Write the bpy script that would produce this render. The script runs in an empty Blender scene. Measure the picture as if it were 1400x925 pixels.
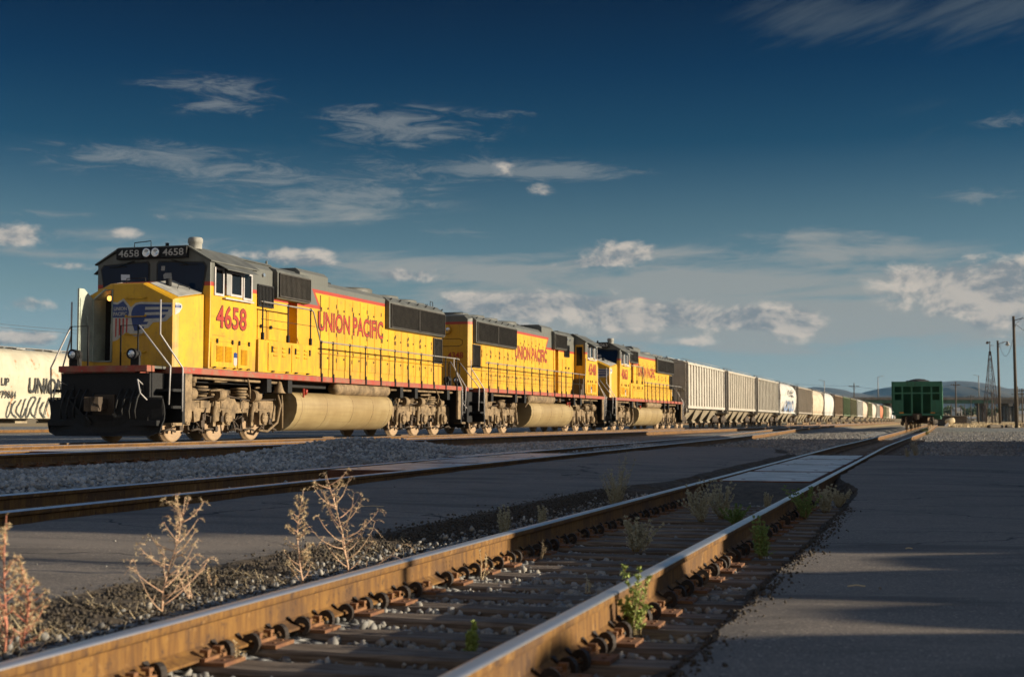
import bpy, bmesh, math, random
import numpy as np
from mathutils import Vector, Matrix, noise as mnoise
R = math.radians
rng = random.Random(7)
SC = bpy.context.scene
COL = SC.collection

# ---------------------------------------------------------------- camera
cam = bpy.data.cameras.new('camera')
cam_ob = bpy.data.objects.new('camera', cam)
COL.objects.link(cam_ob)
CAM_Z = 0.81
cam_ob.location = (0, 0, CAM_Z)
cam_ob.rotation_euler = (R(90 + 3.312), 0, 0)
cam.lens = 50
cam.sensor_width = 36
cam.clip_start = 0.05
cam.clip_end = 30000
cam.dof.use_dof = True
cam.dof.focus_distance = 19.0
cam.dof.aperture_fstop = 3.6
SC.camera = cam_ob

# ---------------------------------------------------------------- node helpers
class NT:
    """terse node-tree writer"""
    def __init__(s, nt):
        s.nt = nt
    def n(s, typ, ins=None, out=0, **kw):
        nd = s.nt.nodes.new(typ)
        for k, v in kw.items():
            setattr(nd, k, v)
        if ins:
            for k, v in ins.items():
                s.put(nd.inputs[k], v)
        return nd.outputs[out]
    def put(s, sock, v):
        if isinstance(v, bpy.types.NodeSocket):
            s.nt.links.new(v, sock)
        elif isinstance(v, (tuple, list)) and len(v) == 3 and sock.type == 'RGBA':
            sock.default_value = (*v, 1)
        else:
            sock.default_value = v
    def m(s, op, a, b=0.0, c=0.0, clamp=False):
        return s.n('ShaderNodeMath', {0: a, 1: b, 2: c}, operation=op, use_clamp=clamp)
    def add(s, a, b): return s.m('ADD', a, b)
    def sub(s, a, b): return s.m('SUBTRACT', a, b)
    def mul(s, a, b): return s.m('MULTIPLY', a, b)
    def step(s, v, lo, hi, olo=0.0, ohi=1.0):
        return s.n('ShaderNodeMapRange', {'Value': v, 'From Min': lo, 'From Max': hi, 'To Min': olo, 'To Max': ohi},
                   interpolation_type='SMOOTHSTEP')
    def mix(s, fac, a, b, mode='MIX'):
        nd = s.nt.nodes.new('ShaderNodeMix')
        nd.data_type = 'RGBA'; nd.blend_type = mode
        s.put(nd.inputs[0], fac); s.put(nd.inputs[6], a); s.put(nd.inputs[7], b)
        return nd.outputs[2]
    def xyz(s, x=0.0, y=0.0, z=0.0):
        return s.n('ShaderNodeCombineXYZ', {0: x, 1: y, 2: z})
    def noise(s, vec, scale, detail=4.0, rough=0.55, dist=0.0):
        return s.n('ShaderNodeTexNoise', {'Vector': vec, 'Scale': scale, 'Detail': detail, 'Roughness': rough, 'Distortion': dist})
    def ramp(s, fac, stops):
        nd = s.nt.nodes.new('ShaderNodeValToRGB')
        cr = nd.color_ramp
        while len(cr.elements) > 1:
            cr.elements.remove(cr.elements[-1])
        cr.elements[0].position = stops[0][0]; cr.elements[0].color = (*stops[0][1], 1)
        for p, c in stops[1:]:
            e = cr.elements.new(p); e.color = (*c, 1)
        s.put(nd.inputs[0], fac)
        return nd.outputs[0]

# ---------------------------------------------------------------- world: sky with clouds
SUN_EL = R(11.5)
SUN_AZ_XY = (0.998, -0.06)          # horizontal direction towards the sun (right of the view)
world = bpy.data.worlds.new('World')
SC.world = world
world.use_nodes = True
wn = NT(world.node_tree)
world.node_tree.nodes.clear()
SKY_STRENGTH = 0.1
FILL_COLOUR = (3.2, 2.8, 2.3)
# clear evening air: grey green at the horizon, deep blue higher, brightened above the view as added ambient fill (position 0 = 1 degree below the horizon, 1 = 24 degrees up)
SKY_TINT = [(0, (0.500, 0.643, 1.042)), (0.063, (0.500, 0.625, 1.012)), (0.133, (0.440, 0.518, 0.726)), (0.25, (0.357, 0.417, 0.458)), (0.366, (0.226, 0.304, 0.333)), (0.484, (0.046, 0.150, 0.214)), (0.6, (0.011, 0.086, 0.158)), (0.705, (0.006, 0.05, 0.105)), (.8, (.16, .22, .30)), (.9, (.52, .54, .58)), (1.0, (.66, .68, .72))]
def build_sky():
    w = wn
    tc = w.n('ShaderNodeTexCoord')
    gen = tc.node.outputs['Generated']
    sp = w.n('ShaderNodeSeparateXYZ', {0: gen}).node
    x, y, z = sp.outputs
    az = w.m('ARCTAN2', x, y)
    el = w.m('ARCSINE', z)
    sky = w.n('ShaderNodeTexSky', sky_type='NISHITA', sun_disc=False, sun_elevation=SUN_EL,
              sun_rotation=math.atan2(SUN_AZ_XY[0], SUN_AZ_XY[1]), altitude=600, air_density=1.0, dust_density=0.6, ozone_density=2.0)
    elf = w.step(el, -0.02, 0.42, 0.0, 1.0)
    elf.node.interpolation_type = 'LINEAR'
    tint = w.ramp(elf, SKY_TINT)
    base = w.mix(1.0, sky, tint, 'MULTIPLY')
    def el_px(py): return (575 - py) / 1944.0
    def az_px(px): return (px - 700) / 1944.0
    def masks(lst):
        tot = None
        for (px, py, rx, ry, a) in lst:
            dx = w.mul(w.sub(az, az_px(px)), 1944.0 / rx)
            dy = w.mul(w.sub(el, el_px(py)), 1944.0 / ry)
            d2 = w.m('MULTIPLY_ADD', dx, dx, w.mul(dy, dy))
            g = w.mul(w.m('EXPONENT', w.mul(d2, -1.0)), a)
            tot = g if tot is None else w.add(tot, g)
        return tot
    # cumulus: lumpy puffs in a low band, lit from the right
    cm = w.mul(masks(CUMULUS), 1.75)
    def cum(daz, dl):
        v = w.xyz(w.add(az, daz), w.mul(w.add(el, dl), 1.7), 3.7)
        big = w.noise(v, 21.0, 9.0, 0.62, 0.25)
        return big
    n0 = cum(0.0, 0.0)
    n1 = cum(0.007, 0.006)
    d0 = w.add(cm, w.mul(w.sub(n0, 0.50), 5.0))
    a_c = w.mul(w.step(d0, 0.30, 1.5), w.step(cm, 0.08, 0.28))
    light = w.step(w.sub(n0, n1), -0.10, 0.11)
    body = w.step(d0, 0.9, 2.2)
    light = w.mul(light, w.m('SUBTRACT', 1.0, w.mul(body, 0.3)))
    ccol = w.mix(light, (0.125, 0.145, 0.16), (0.38, 0.335, 0.285))
    # thin layers: stretched, soft
    lm = w.mul(masks(LAYERS), 1.4)
    v2 = w.xyz(w.add(az, w.mul(el, 0.6)), w.mul(w.sub(el, w.mul(az, 0.03)), 6.0), 9.1)
    l0 = w.noise(v2, 10.0, 7.0, 0.62, 0.4)
    a_l = w.mul(w.step(w.add(lm, w.mul(w.sub(l0, 0.5), 4.2)), 0.0, 1.2), w.mul(w.step(lm, 0.03, 0.3), 0.85))
    # wisps: fibres
    wm = w.mul(masks(WISPS), 1.3)
    v3 = w.xyz(w.mul(az, 1.0), w.mul(w.sub(el, w.mul(az, 0.0)), 4.5), 1.3)
    w0 = w.noise(v3, 24.0, 9.0, 0.72, 0.8)
    a_w = w.mul(w.step(w.add(wm, w.mul(w.sub(w0, 0.5), 5.2)), 0.1, 1.7), w.mul(w.step(wm, 0.03, 0.3), 0.5))
    # diagonal streaks high on the right
    sm = w.mul(masks(STREAKS), 1.3)
    v4 = w.xyz(w.mul(w.add(az, w.mul(el, 1.2)), 0.8), w.mul(w.sub(el, w.mul(az, 0.33)), 7.0), 5.5)
    s0 = w.noise(v4, 11.0, 7.0, 0.6, 0.35)
    a_s = w.mul(w.step(w.add(sm, w.mul(w.sub(s0, 0.5), 2.6)), 0.2, 1.3), w.mul(w.step(sm, 0.05, 0.4), 0.34))
    col = w.mix(a_s, base, (0.8, 1.0, 1.1))
    col = w.mix(a_w, col, (1.75, 1.85, 1.85))
    col = w.mix(a_l, col, (1.85, 1.95, 1.9))
    ccol10 = w.mix(1.0, ccol, (10.0, 10.0, 10.0), 'MULTIPLY')
    col = w.mix(w.mul(a_c, 0.93), col, ccol10)
    # warm fill glow added to the sky behind the camera to lift shaded faces
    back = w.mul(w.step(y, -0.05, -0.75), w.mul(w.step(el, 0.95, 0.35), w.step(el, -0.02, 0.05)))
    fill_noise = w.noise(w.xyz(w.mul(az, 3.0), w.mul(el, 5.0), 7.7), 1.6, 5.0, 0.6, 0.3)
    col = w.mix(w.mul(back, w.step(fill_noise, 0.30, 0.62, 0.45, 1.0)), col, FILL_COLOUR)
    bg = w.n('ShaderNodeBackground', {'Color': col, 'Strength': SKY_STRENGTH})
    out = w.nt.nodes.new('ShaderNodeOutputWorld')
    w.nt.links.new(bg, out.inputs['Surface'])
# (px, py, rx, ry, amount) are angular sizes, 1944 units to the radian, horizon at 575
CUMULUS = [(760, 412, 60, 12, .8), (1050, 436, 60, 15, .7), (660, 410, 40, 12, .7), (900, 420, 50, 14, .6), (635, 415, 28, 12, 0.8), (700, 424, 75, 17, .85), (840, 428, 60, 20, .95), (885, 440, 60, 16, .7), (995, 438, 65, 20, .95),
           (1092, 448, 32, 17, .9), (945, 468, 45, 6, .6), (1290, 398, 80, 28, .85), (1345, 425, 55, 34, .95), (1395, 395, 40, 34, .9), (1235, 383, 36, 10, .7), (1360, 378, 30, 10, .6),
           (35, 336, 50, 14, .9), (66, 424, 42, 11, .9), (20, 470, 60, 12, .8), (75, 468, 25, 10, .8), (228, 304, 30, 7, .5),
           (350, 352, 85, 11, .8), (430, 362, 40, 6, .6), (190, 328, 26, 7, .45), (100, 372, 60, 9, .6), (545, 377, 58, 9, .85), (855, 346, 62, 16, .85), (800, 360, 60, 8, .7),
           (685, 234, 22, 9, .42), (738, 260, 20, 14, .42)]
LAYERS = [(880, 425, 260, 26, .7), (1060, 450, 120, 20, .6), (1310, 410, 110, 40, .6), (860, 380, 330, 22, .62), (1030, 395, 170, 22, .7), (600, 358, 130, 14, .6), (760, 455, 330, 34, .62), (1180, 440, 240, 30, .5), (1120, 330, 110, 12, .55), (420, 285, 170, 22, .4),
          (120, 345, 160, 18, .35), (1000, 350, 200, 10, .5), (1330, 450, 120, 24, .5), (500, 440, 500, 22, .35)]
WISPS = [(180, 226, 90, 12, .6), (360, 246, 100, 14, .55), (480, 268, 90, 12, .55), (520, 165, 60, 12, .6), (760, 236, 80, 9, .7), (290, 158, 60, 10, .55), (270, 132, 60, 8, .5), (480, 298, 90, 7, .6), (1000, 352, 120, 8, .5), (300, 340, 120, 8, .5), (560, 180, 105, 24, .75), (670, 234, 150, 14, .85), (640, 318, 60, 8, .4), (230, 232, 140, 22, .45), (430, 278, 150, 24, .5), (300, 138, 80, 22, .4), (1320, 285, 60, 10, .6), (1110, 328, 90, 10, .55), (690, 160, 40, 5, .5), (1380, 190, 60, 16, .3), (90, 307, 60, 6, .4)]
STREAKS = [(1120, 50, 100, 36, .75), (1310, 45, 130, 40, .8), (1250, 200, 140, 60, .25)]
build_sky()

# ---------------------------------------------------------------- sun
sun = bpy.data.lights.new('sun', 'SUN')
sun.energy = 5.0
sun.angle = R(0.5)
sun.color = (1.0, 0.86, 0.65)
sun_ob = bpy.data.objects.new('sun', sun)
COL.objects.link(sun_ob)
sdir = Vector((SUN_AZ_XY[0] * math.cos(SUN_EL), SUN_AZ_XY[1] * math.cos(SUN_EL), math.sin(SUN_EL)))
sun_ob.rotation_euler = sdir.to_track_quat('Z', 'Y').to_euler()
sun_ob.location = (60, -5, 40)

SC.view_settings.view_transform = 'Standard'
SC.view_settings.look = 'None'
SC.view_settings.exposure = 0.72
SC.view_settings.gamma = 1.0
SC.view_settings.use_curve_mapping = False
SC.render.engine = 'CYCLES'
SC.cycles.max_bounces = 6
SC.cycles.diffuse_bounces = 3
SC.cycles.glossy_bounces = 3
SC.cycles.transmission_bounces = 4
SC.cycles.volume_bounces = 0
SC.cycles.use_denoising = True
SC.cycles.sample_clamp_indirect = 6

# ---------------------------------------------------------------- object helpers
def empty(name, loc=(0, 0, 0), rz=0.0):
    o = bpy.data.objects.new(name, None)
    COL.objects.link(o)
    o.location = loc; o.rotation_euler = (0, 0, rz)
    o.empty_display_size = 0.3
    return o
def tag(o, label=None, cat=None, group=None, kind=None):
    if label: o['label'] = label
    if cat: o['category'] = cat
    if group: o['group'] = group
    if kind: o['kind'] = kind
    return o
def children(o):
    return [c for c in COL.objects if c.parent == o]
def copy_tree(o, kids, parent=None):
    c = o.copy(); COL.objects.link(c)
    if parent is not None: c.parent = parent
    for ch in kids.get(o.name, []):
        copy_tree(ch, kids, c)
    return c
def kid_map():
    k = {}
    for o in COL.objects:
        if o.parent: k.setdefault(o.parent.name, []).append(o)
    return k

class MB:
    """collects shapes and links them as one mesh object"""
    def __init__(s):
        s.v = []; s.f = []; s.mi = []; s.sm = []; s.M = None; s.blocks = []
    def add(s, vs, fs, mi=0, smooth=False):
        b = len(s.v)
        if s.M is not None:
            vs = [s.M @ Vector(p) for p in vs]
        s.v.extend([tuple(p) for p in vs])
        for f in fs:
            s.f.append([i + b for i in f]); s.mi.append(mi); s.sm.append(smooth)
        return s
    def box(s, x0, x1, y0, y1, z0, z1, mi=0):
        s.blocks.append((len(s.v), len(s.f)))
        x0, x1 = min(x0, x1), max(x0, x1); y0, y1 = min(y0, y1), max(y0, y1); z0, z1 = min(z0, z1), max(z0, z1)
        vs = [(x0, y0, z0), (x1, y0, z0), (x1, y1, z0), (x0, y1, z0), (x0, y0, z1), (x1, y0, z1), (x1, y1, z1), (x0, y1, z1)]
        return s.add(vs, [(0, 3, 2, 1), (4, 5, 6, 7), (0, 1, 5, 4), (1, 2, 6, 5), (2, 3, 7, 6), (3, 0, 4, 7)], mi)
    def cyl(s, p0, p1, r0, r1=None, n=14, mi=0, cap=True, smooth=True):
        s.blocks.append((len(s.v), len(s.f)))
        p0 = Vector(p0); p1 = Vector(p1)
        if r1 is None: r1 = r0
        a = (p1 - p0).normalized()
        t = Vector((0, 0, 1)) if abs(a.z) < 0.9 else Vector((1, 0, 0))
        e1 = a.cross(t).normalized(); e2 = a.cross(e1)
        vs = []
        for k in range(n):
            an = 2 * math.pi * k / n
            dv = e1 * math.cos(an) + e2 * math.sin(an)
            vs.append(p0 + dv * r0); vs.append(p1 + dv * r1)
        s.add(vs, [(2 * k, 2 * k + 1, (2 * k + 3) % (2 * n), (2 * k + 2) % (2 * n)) for k in range(n)], mi, smooth)
        if cap:
            b = len(s.v) - 2 * n
            s.f.append([b + 2 * k for k in range(n)]); s.mi.append(mi); s.sm.append(False)
            s.f.append([b + 2 * k + 1 for k in reversed(range(n))]); s.mi.append(mi); s.sm.append(False)
        return s
    def tube(s, pts, r, n=6, mi=0):
        pts = [Vector(p) for p in pts]
        rr = r if isinstance(r, (list, tuple)) else [r] * len(pts)
        vs = []; prev = None
        for i, p in enumerate(pts):
            a = (pts[min(i + 1, len(pts) - 1)] - pts[max(i - 1, 0)])
            a = a.normalized() if a.length > 1e-9 else Vector((0, 0, 1))
            t = prev if prev is not None and abs(prev.dot(a)) < 0.99 else (Vector((0, 0, 1)) if abs(a.z) < 0.9 else Vector((1, 0, 0)))
            e1 = (t - a * t.dot(a)).normalized(); e2 = a.cross(e1); prev = e1
            for k in range(n):
                an = 2 * math.pi * k / n
                vs.append(p + (e1 * math.cos(an) + e2 * math.sin(an)) * rr[i])
        fs = []
        for i in range(len(pts) - 1):
            for k in range(n):
                k2 = (k + 1) % n
                fs.append((i * n + k, i * n + k2, (i + 1) * n + k2, (i + 1) * n + k))
        fs.append(tuple(reversed(range(n)))); fs.append(tuple((len(pts) - 1) * n + k for k in range(n)))
        return s.add(vs, fs, mi, True)
    def prism(s, poly, axis, a, b, mi=0, smooth=False):
        """polygon (counter-clockwise or not) pushed along an axis: 'x': poly is (y,z); 'y': (x,z); 'z': (x,y)"""
        def put(p, t):
            return (t, p[0], p[1]) if axis == 'x' else (p[0], t, p[1]) if axis == 'y' else (p[0], p[1], t)
        n = len(poly)
        vs = [put(p, a) for p in poly] + [put(p, b) for p in poly]
        s.add(vs, [tuple(reversed(range(n))), tuple(range(n, 2 * n))], mi, False)
        b0 = len(s.v) - 2 * n
        for k in range(n):
            k2 = (k + 1) % n
            s.f.append([b0 + k, b0 + k2, b0 + n + k2, b0 + n + k]); s.mi.append(mi); s.sm.append(smooth)
        return s
    def lathe(s, c, axis, prof, n=24, mi=0):
        """prof: list of (distance along the axis, radius)"""
        c = Vector(c); a = Vector(axis).normalized()
        t = Vector((0, 0, 1)) if abs(a.z) < 0.9 else Vector((1, 0, 0))
        e1 = a.cross(t).normalized(); e2 = a.cross(e1)
        vs = []
        for (h, r) in prof:
            for k in range(n):
                an = 2 * math.pi * k / n
                vs.append(c + a * h + (e1 * math.cos(an) + e2 * math.sin(an)) * r)
        fs = []
        for i in range(len(prof) - 1):
            for k in range(n):
                k2 = (k + 1) % n
                fs.append((i * n + k, i * n + k2, (i + 1) * n + k2, (i + 1) * n + k))
        return s.add(vs, fs, mi, True)
    def loft(s, secs, mi=0, cap=True, smooth=False, closed=True):
        n = len(secs[0]); vs = [p for sec in secs for p in sec]; fs = []
        for i in range(len(secs) - 1):
            for k in range(n if closed else n - 1):
                k2 = (k + 1) % n
                fs.append((i * n + k, i * n + k2, (i + 1) * n + k2, (i + 1) * n + k))
        s.add(vs, fs, mi, smooth)
        if cap:
            s.add(secs[0], [tuple(reversed(range(n)))], mi); s.add(secs[-1], [tuple(range(n))], mi)
        return s
    def mesh(s, name, mats, fix=True):
        me = bpy.data.meshes.new(name)
        me.from_pydata(s.v, [], s.f)
        for m in (mats if isinstance(mats, (list, tuple)) else [mats]):
            me.materials.append(m)
        me.polygons.foreach_set('material_index', s.mi)
        me.polygons.foreach_set('use_smooth', s.sm)
        if fix:
            bm = bmesh.new(); bm.from_mesh(me)
            bmesh.ops.recalc_face_normals(bm, faces=bm.faces)
            bm.to_mesh(me); bm.free()
        me.update()
        return me
    def build(s, name, mats, parent=None, bevel=0.0, fix=True):
        o = bpy.data.objects.new(name, s.mesh(name, mats, fix))
        COL.objects.link(o)
        if parent is not None: o.parent = parent
        if bevel:
            b = o.modifiers.new('bevel', 'BEVEL'); b.width = bevel; b.segments = 2; b.limit_method = 'ANGLE'; b.angle_limit = R(40)
            b.harden_normals = False
        return o
def build_each(mb, name, mats, parent):
    """one object for every box or cylinder collected"""
    ends = mb.blocks[1:] + [(len(mb.v), len(mb.f))]
    for (v0, f0), (v1, f1) in zip(mb.blocks, ends):
        q = MB(); q.v = mb.v[v0:v1]; q.f = [[i - v0 for i in f] for f in mb.f[f0:f1]]; q.mi = mb.mi[f0:f1]; q.sm = mb.sm[f0:f1]
        q.build(name, mats, parent)
def link_mesh(name, me, parent=None, loc=(0, 0, 0), rz=0.0):
    o = bpy.data.objects.new(name, me)
    COL.objects.link(o)
    if parent is not None: o.parent = parent
    o.location = loc; o.rotation_euler = (0, 0, rz)
    return o

def text_mesh(body, offset=0.0, extrude=0.002, shear=0.0, spacing=1.0):
    """lettering as a flat mesh in the XY plane, scaled by the caller"""
    cu = bpy.data.curves.new('lettering', 'FONT')
    cu.body = body; cu.offset = offset; cu.extrude = extrude; cu.shear = shear
    cu.space_character = spacing; cu.resolution_u = 3
    ob = bpy.data.objects.new('lettering', cu)
    COL.objects.link(ob)
    dg = bpy.context.evaluated_depsgraph_get(); dg.update()
    me = bpy.data.meshes.new_from_object(ob.evaluated_get(dg))
    bpy.data.objects.remove(ob); bpy.data.curves.remove(cu)
    return me
_text_cache = {}
def lettering(body, mat, w, h, M, parent, name='lettering', outline=None, bold=0.0, ow=0.03, spacing=1.0):
    """text fitted to a box of w by h metres; M places the box's lower left corner (x along the text, y up, z out)"""
    me = text_mesh(body, bold, 0.001, 0.0, spacing)
    co = np.empty(len(me.vertices) * 3); me.vertices.foreach_get('co', co); co = co.reshape(-1, 3)
    lo = co.min(0); hi = co.max(0)
    sx = w / (hi[0] - lo[0]); sy = h / (hi[1] - lo[1])
    def place(me, dz):
        co = np.empty(len(me.vertices) * 3); me.vertices.foreach_get('co', co); co = co.reshape(-1, 3)
        co[:, 0] = (co[:, 0] - lo[0]) * sx; co[:, 1] = (co[:, 1] - lo[1]) * sy; co[:, 2] = np.sign(co[:, 2]) * 0.001 + dz
        Mn = np.array(M); co = co @ Mn[:3, :3].T + Mn[:3, 3]
        me.vertices.foreach_set('co', co.ravel()); me.update()
    place(me, 0.008)
    me.materials.clear(); me.materials.append(mat)
    o = link_mesh(name, me, parent)
    if outline is not None:
        m2 = text_mesh(body, bold + ow, 0.001, 0.0, spacing)
        place(m2, 0.004)
        m2.materials.clear(); m2.materials.append(outline)
        link_mesh('letter_outline', m2, o)
    return o
def face_matrix(origin, xdir, ydir):
    x = Vector(xdir).normalized(); y = Vector(ydir).normalized(); z = x.cross(y)
    return Matrix(((x.x, y.x, z.x, origin[0]), (x.y, y.y, z.y, origin[1]), (x.z, y.z, z.z, origin[2]), (0, 0, 0, 1)))

class Frame:
    """a straight line across the yard: s metres along it, p metres to its left"""
    def __init__(s, v):
        a = math.atan2((v - 700) / 1944.0, math.cos(R(3.312)))
        s.d = Vector((math.sin(a), math.cos(a), 0)); s.n = Vector((-s.d.y, s.d.x, 0))
        s.rz = math.atan2(s.d.y, s.d.x)
    def at(s, sv, p, z=0.0):
        q = s.d * sv + s.n * p
        return Vector((q.x, q.y, z))
    def sp(s, x, y):
        return x * s.d.x + y * s.d.y, x * s.n.x + y * s.n.y
FL = Frame(1298)     # locomotive track and train
FN = Frame(1275)     # near track
FM = Frame(1225)     # middle track
# ---------------------------------------------------------------- materials
MATS = {}
def base_mat(name):
    m = bpy.data.materials.new(name); m.use_nodes = True
    nt = NT(m.node_tree)
    b = m.node_tree.nodes['Principled BSDF']
    MATS[name] = m
    return m, nt, b
def obj_co(nt):
    return nt.n('ShaderNodeTexCoord').node.outputs['Object']
def bump(nt, b, h, strength=0.3, dist=0.01):
    nt.put(b.inputs['Normal'], nt.n('ShaderNodeBump', {'Height': h, 'Strength': strength, 'Distance': dist}))
def worn(name, c, rough=0.6, var=0.25, scale=2.5, metal=0.0, fine=0.12, bmp=0.15, bscale=30.0, c2=None, spot=0.0, spotc=(0.1, 0.04, 0.015), stretch=(1, 1, 1)):
    """a surface with uneven tone, fine grain, optional second colour and worn spots"""
    m, nt, b = base_mat(name)
    co = nt.n('ShaderNodeMapping', {0: obj_co(nt), 3: stretch})
    n1 = nt.noise(co, scale, 5, 0.6)
    n2 = nt.noise(co, bscale, 4, 0.6)
    cc = c2 if c2 else tuple(x * (1 - var * 1.6) for x in c)
    col = nt.mix(nt.step(n1, 0.32, 0.68), cc, c)
    col = nt.mix(nt.mul(nt.step(n2, 0.35, 0.75), fine * 2), col, tuple(x * 0.45 for x in c))
    if spot:
        n3 = nt.noise(co, scale * 2.7, 6, 0.65)
        col = nt.mix(nt.step(n3, 0.66 - spot, 0.70 - spot * 0.6), col, spotc)
    nt.put(b.inputs['Base Color'], col)
    nt.put(b.inputs['Roughness'], nt.n('ShaderNodeMapRange', {'Value': n2, 'From Min': 0.3, 'From Max': 0.7, 'To Min': max(0.05, rough - 0.1), 'To Max': min(1, rough + 0.1)}))
    b.inputs['Metallic'].default_value = metal
    if bmp: bump(nt, b, n2, bmp, 0.004)
    return m

YEL = (0.67, 0.375, 0.007); RED = (0.40, 0.035, 0.016); GRY = (0.135, 0.138, 0.122)
def loco_paint(name, hood):
    """yellow below, grey above, a red line between them; faded and streaked by rain"""
    m, nt, b = base_mat(name)
    co = obj_co(nt)
    u, y, z = nt.n('ShaderNodeSeparateXYZ', {0: co}).node.outputs
    low = nt.sub(z, 3.72)
    if hood:
        high = nt.sub(z, 4.17)
        diag = nt.sub(nt.add(-0.95, nt.mul(nt.sub(z, 3.65), -0.9)), u)
        sd = nt.m('MAXIMUM', high, nt.m('MINIMUM', low, nt.mul(diag, 0.74)))
    else:
        sd = low
    red = nt.m('LESS_THAN', nt.m('ABSOLUTE', sd), 0.048)
    grey = nt.m('GREATER_THAN', sd, 0.0)
    n1 = nt.noise(co, 1.6, 5, 0.6)
    streak = nt.noise(nt.n('ShaderNodeMapping', {0: co, 3: (6, 6, 0.45)}), 1.3, 6, 0.7)
    fine = nt.noise(co, 40, 3, 0.6)
    yel = nt.mix(nt.step(n1, 0.3, 0.7), YEL, (YEL[0] * 0.86, YEL[1] * 0.80, YEL[2] * 1.3))
    col = yel
    # dust near the deck, dirty runs from the roof
    dust = nt.mul(nt.step(z, 2.9, 1.7), nt.step(n1, 0.3, 0.75))
    col = nt.mix(nt.mul(dust, 0.6), col, (0.34, 0.20, 0.05))
    rnd = nt.n('ShaderNodeObjectInfo', out=5)
    col = nt.mix(nt.mul(rnd, 0.3), col, (0.44, 0.22, 0.012))
    col = nt.mix(nt.mul(nt.step(streak, 0.48, 0.80), 0.42), col, (0.17, 0.10, 0.028))
    n9 = nt.noise(co, 4.5, 6, 0.7)
    col = nt.mix(nt.mul(nt.step(n9, 0.53, 0.72), 0.5), col, (0.20, 0.12, 0.035))
    oil = nt.noise(nt.n('ShaderNodeMapping', {0: co, 3: (3.2, 3.2, 0.35)}), 0.9, 5, 0.7)
    col = nt.mix(nt.mul(nt.step(oil, 0.60, 0.76), 0.4), col, (0.06, 0.042, 0.02))
    col = nt.mix(nt.mul(nt.step(fine, 0.62, 0.75), 0.2), col, (0.2, 0.13, 0.05))
    gcol = nt.mix(n1, GRY, (0.10, 0.103, 0.092))
    gcol = nt.mix(nt.mul(nt.step(streak, 0.48, 0.8), 0.5), gcol, (0.045, 0.042, 0.036))
    col = nt.mix(grey, col, gcol)
    col = nt.mix(red, col, nt.mix(nt.mul(n9, 0.5), RED, (0.2, 0.05, 0.03)))
    nt.put(b.inputs['Base Color'], col)
    nt.put(b.inputs['Roughness'], nt.n('ShaderNodeMapRange', {'Value': streak, 'From Min': 0.3, 'From Max': 0.7, 'To Min': 0.42, 'To Max': 0.62}))
    bump(nt, b, nt.noise(co, 5.0, 3, 0.5), 0.08, 0.01)
    return m
M_PAINT = loco_paint('cab_paint', False)
M_HOOD = loco_paint('hood_paint', True)
M_YELLOW = worn('yellow_paint', YEL, 0.5, 0.2, 2.0, c2=(0.50, 0.26, 0.018), stretch=(4, 4, 1), spot=0.02, spotc=(0.16, 0.09, 0.02))
M_GREY = worn('grey_roof_paint', GRY, 0.6, 0.25, 1.8)
M_NONSLIP = worn('light_grey_nonslip', (0.42, 0.41, 0.37), 0.8, 0.2, 4.0)
M_SHADEGREY = worn('shaded_grey_cab_face', (0.035, 0.045, 0.06), 0.55, 0.3, 2.0)  # grey cab paint with its shade mixed into the colour
M_REDSILL = worn('red_sill_paint', (0.36, 0.05, 0.03), 0.6, 0.3, 3.0, c2=(0.28, 0.12, 0.07), spot=0.06, spotc=(0.22, 0.16, 0.10))
M_BLACK = worn('black_steel', (0.009, 0.009, 0.010), 0.8, 0.3, 3.0, bmp=0.1)
M_SOOT = worn('dusty_black_grille', (0.045, 0.038, 0.03), 0.7, 0.3, 4.0)
M_DUST = worn('dusty_underframe', (0.33, 0.23, 0.125), 0.8, 0.3, 3.6, fine=0.35, c2=(0.10, 0.068, 0.036), bmp=0.3, spot=0.05, spotc=(0.025, 0.018, 0.012))
M_DUST_DARK = worn('dark_dusty_steel', (0.085, 0.058, 0.036), 0.75, 0.3, 2.5, fine=0.25)
def tank_mat():
    m, nt, b = base_mat('dusty_tank_paint')
    co = obj_co(nt)
    n = nt.noise(co, 0.8, 5, 0.6)
    run = nt.noise(nt.n('ShaderNodeMapping', {0: co, 3: (6, 1, .5)}), 1.4, 6, 0.7)
    lay = nt.noise(nt.n('ShaderNodeMapping', {0: co, 3: (.4, .4, 9)}), 1.6, 4, 0.6)
    col = nt.mix(nt.step(n, 0.3, 0.7), (0.36, 0.27, 0.13), (0.27, 0.19, 0.085))
    col = nt.mix(nt.mul(nt.step(lay, 0.4, 0.7), 0.35), col, (0.20, 0.14, 0.06))
    col = nt.mix(nt.mul(nt.step(run, 0.55, 0.75), 0.5), col, (0.10, 0.065, 0.03))
    col = nt.mix(nt.mul(nt.step(nt.noise(nt.n('ShaderNodeMapping', {0: co, 1: (3, 1, 2), 3: (3, 1, .6)}), 0.7, 6, 0.7), 0.60, 0.72), 0.5), col, (0.50, 0.43, 0.30))
    nt.put(b.inputs['Base Color'], col); b.inputs['Roughness'].default_value = 0.5
    bump(nt, b, nt.noise(co, 2.2, 3, 0.5), 0.12, 0.02)
    return m
M_TANK = tank_mat()
M_WHEEL = worn('wheel_steel_dusty', (0.38, 0.26, 0.15), 0.7, 0.25, 3.0, c2=(0.30, 0.20, 0.12))
M_STEEL = worn('bright_handrail', (0.55, 0.52, 0.50), 0.4, 0.15, 6.0)
M_RAILGREY = worn('handrail_grey_paint', (0.30, 0.28, 0.25), 0.5, 0.2, 6.0)
M_WHITE = worn('white_paint', (0.75, 0.73, 0.68), 0.5, 0.15, 3.0)
M_RED = worn('red_lettering', (0.40, 0.035, 0.015), 0.5, 0.15, 4.0)
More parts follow.
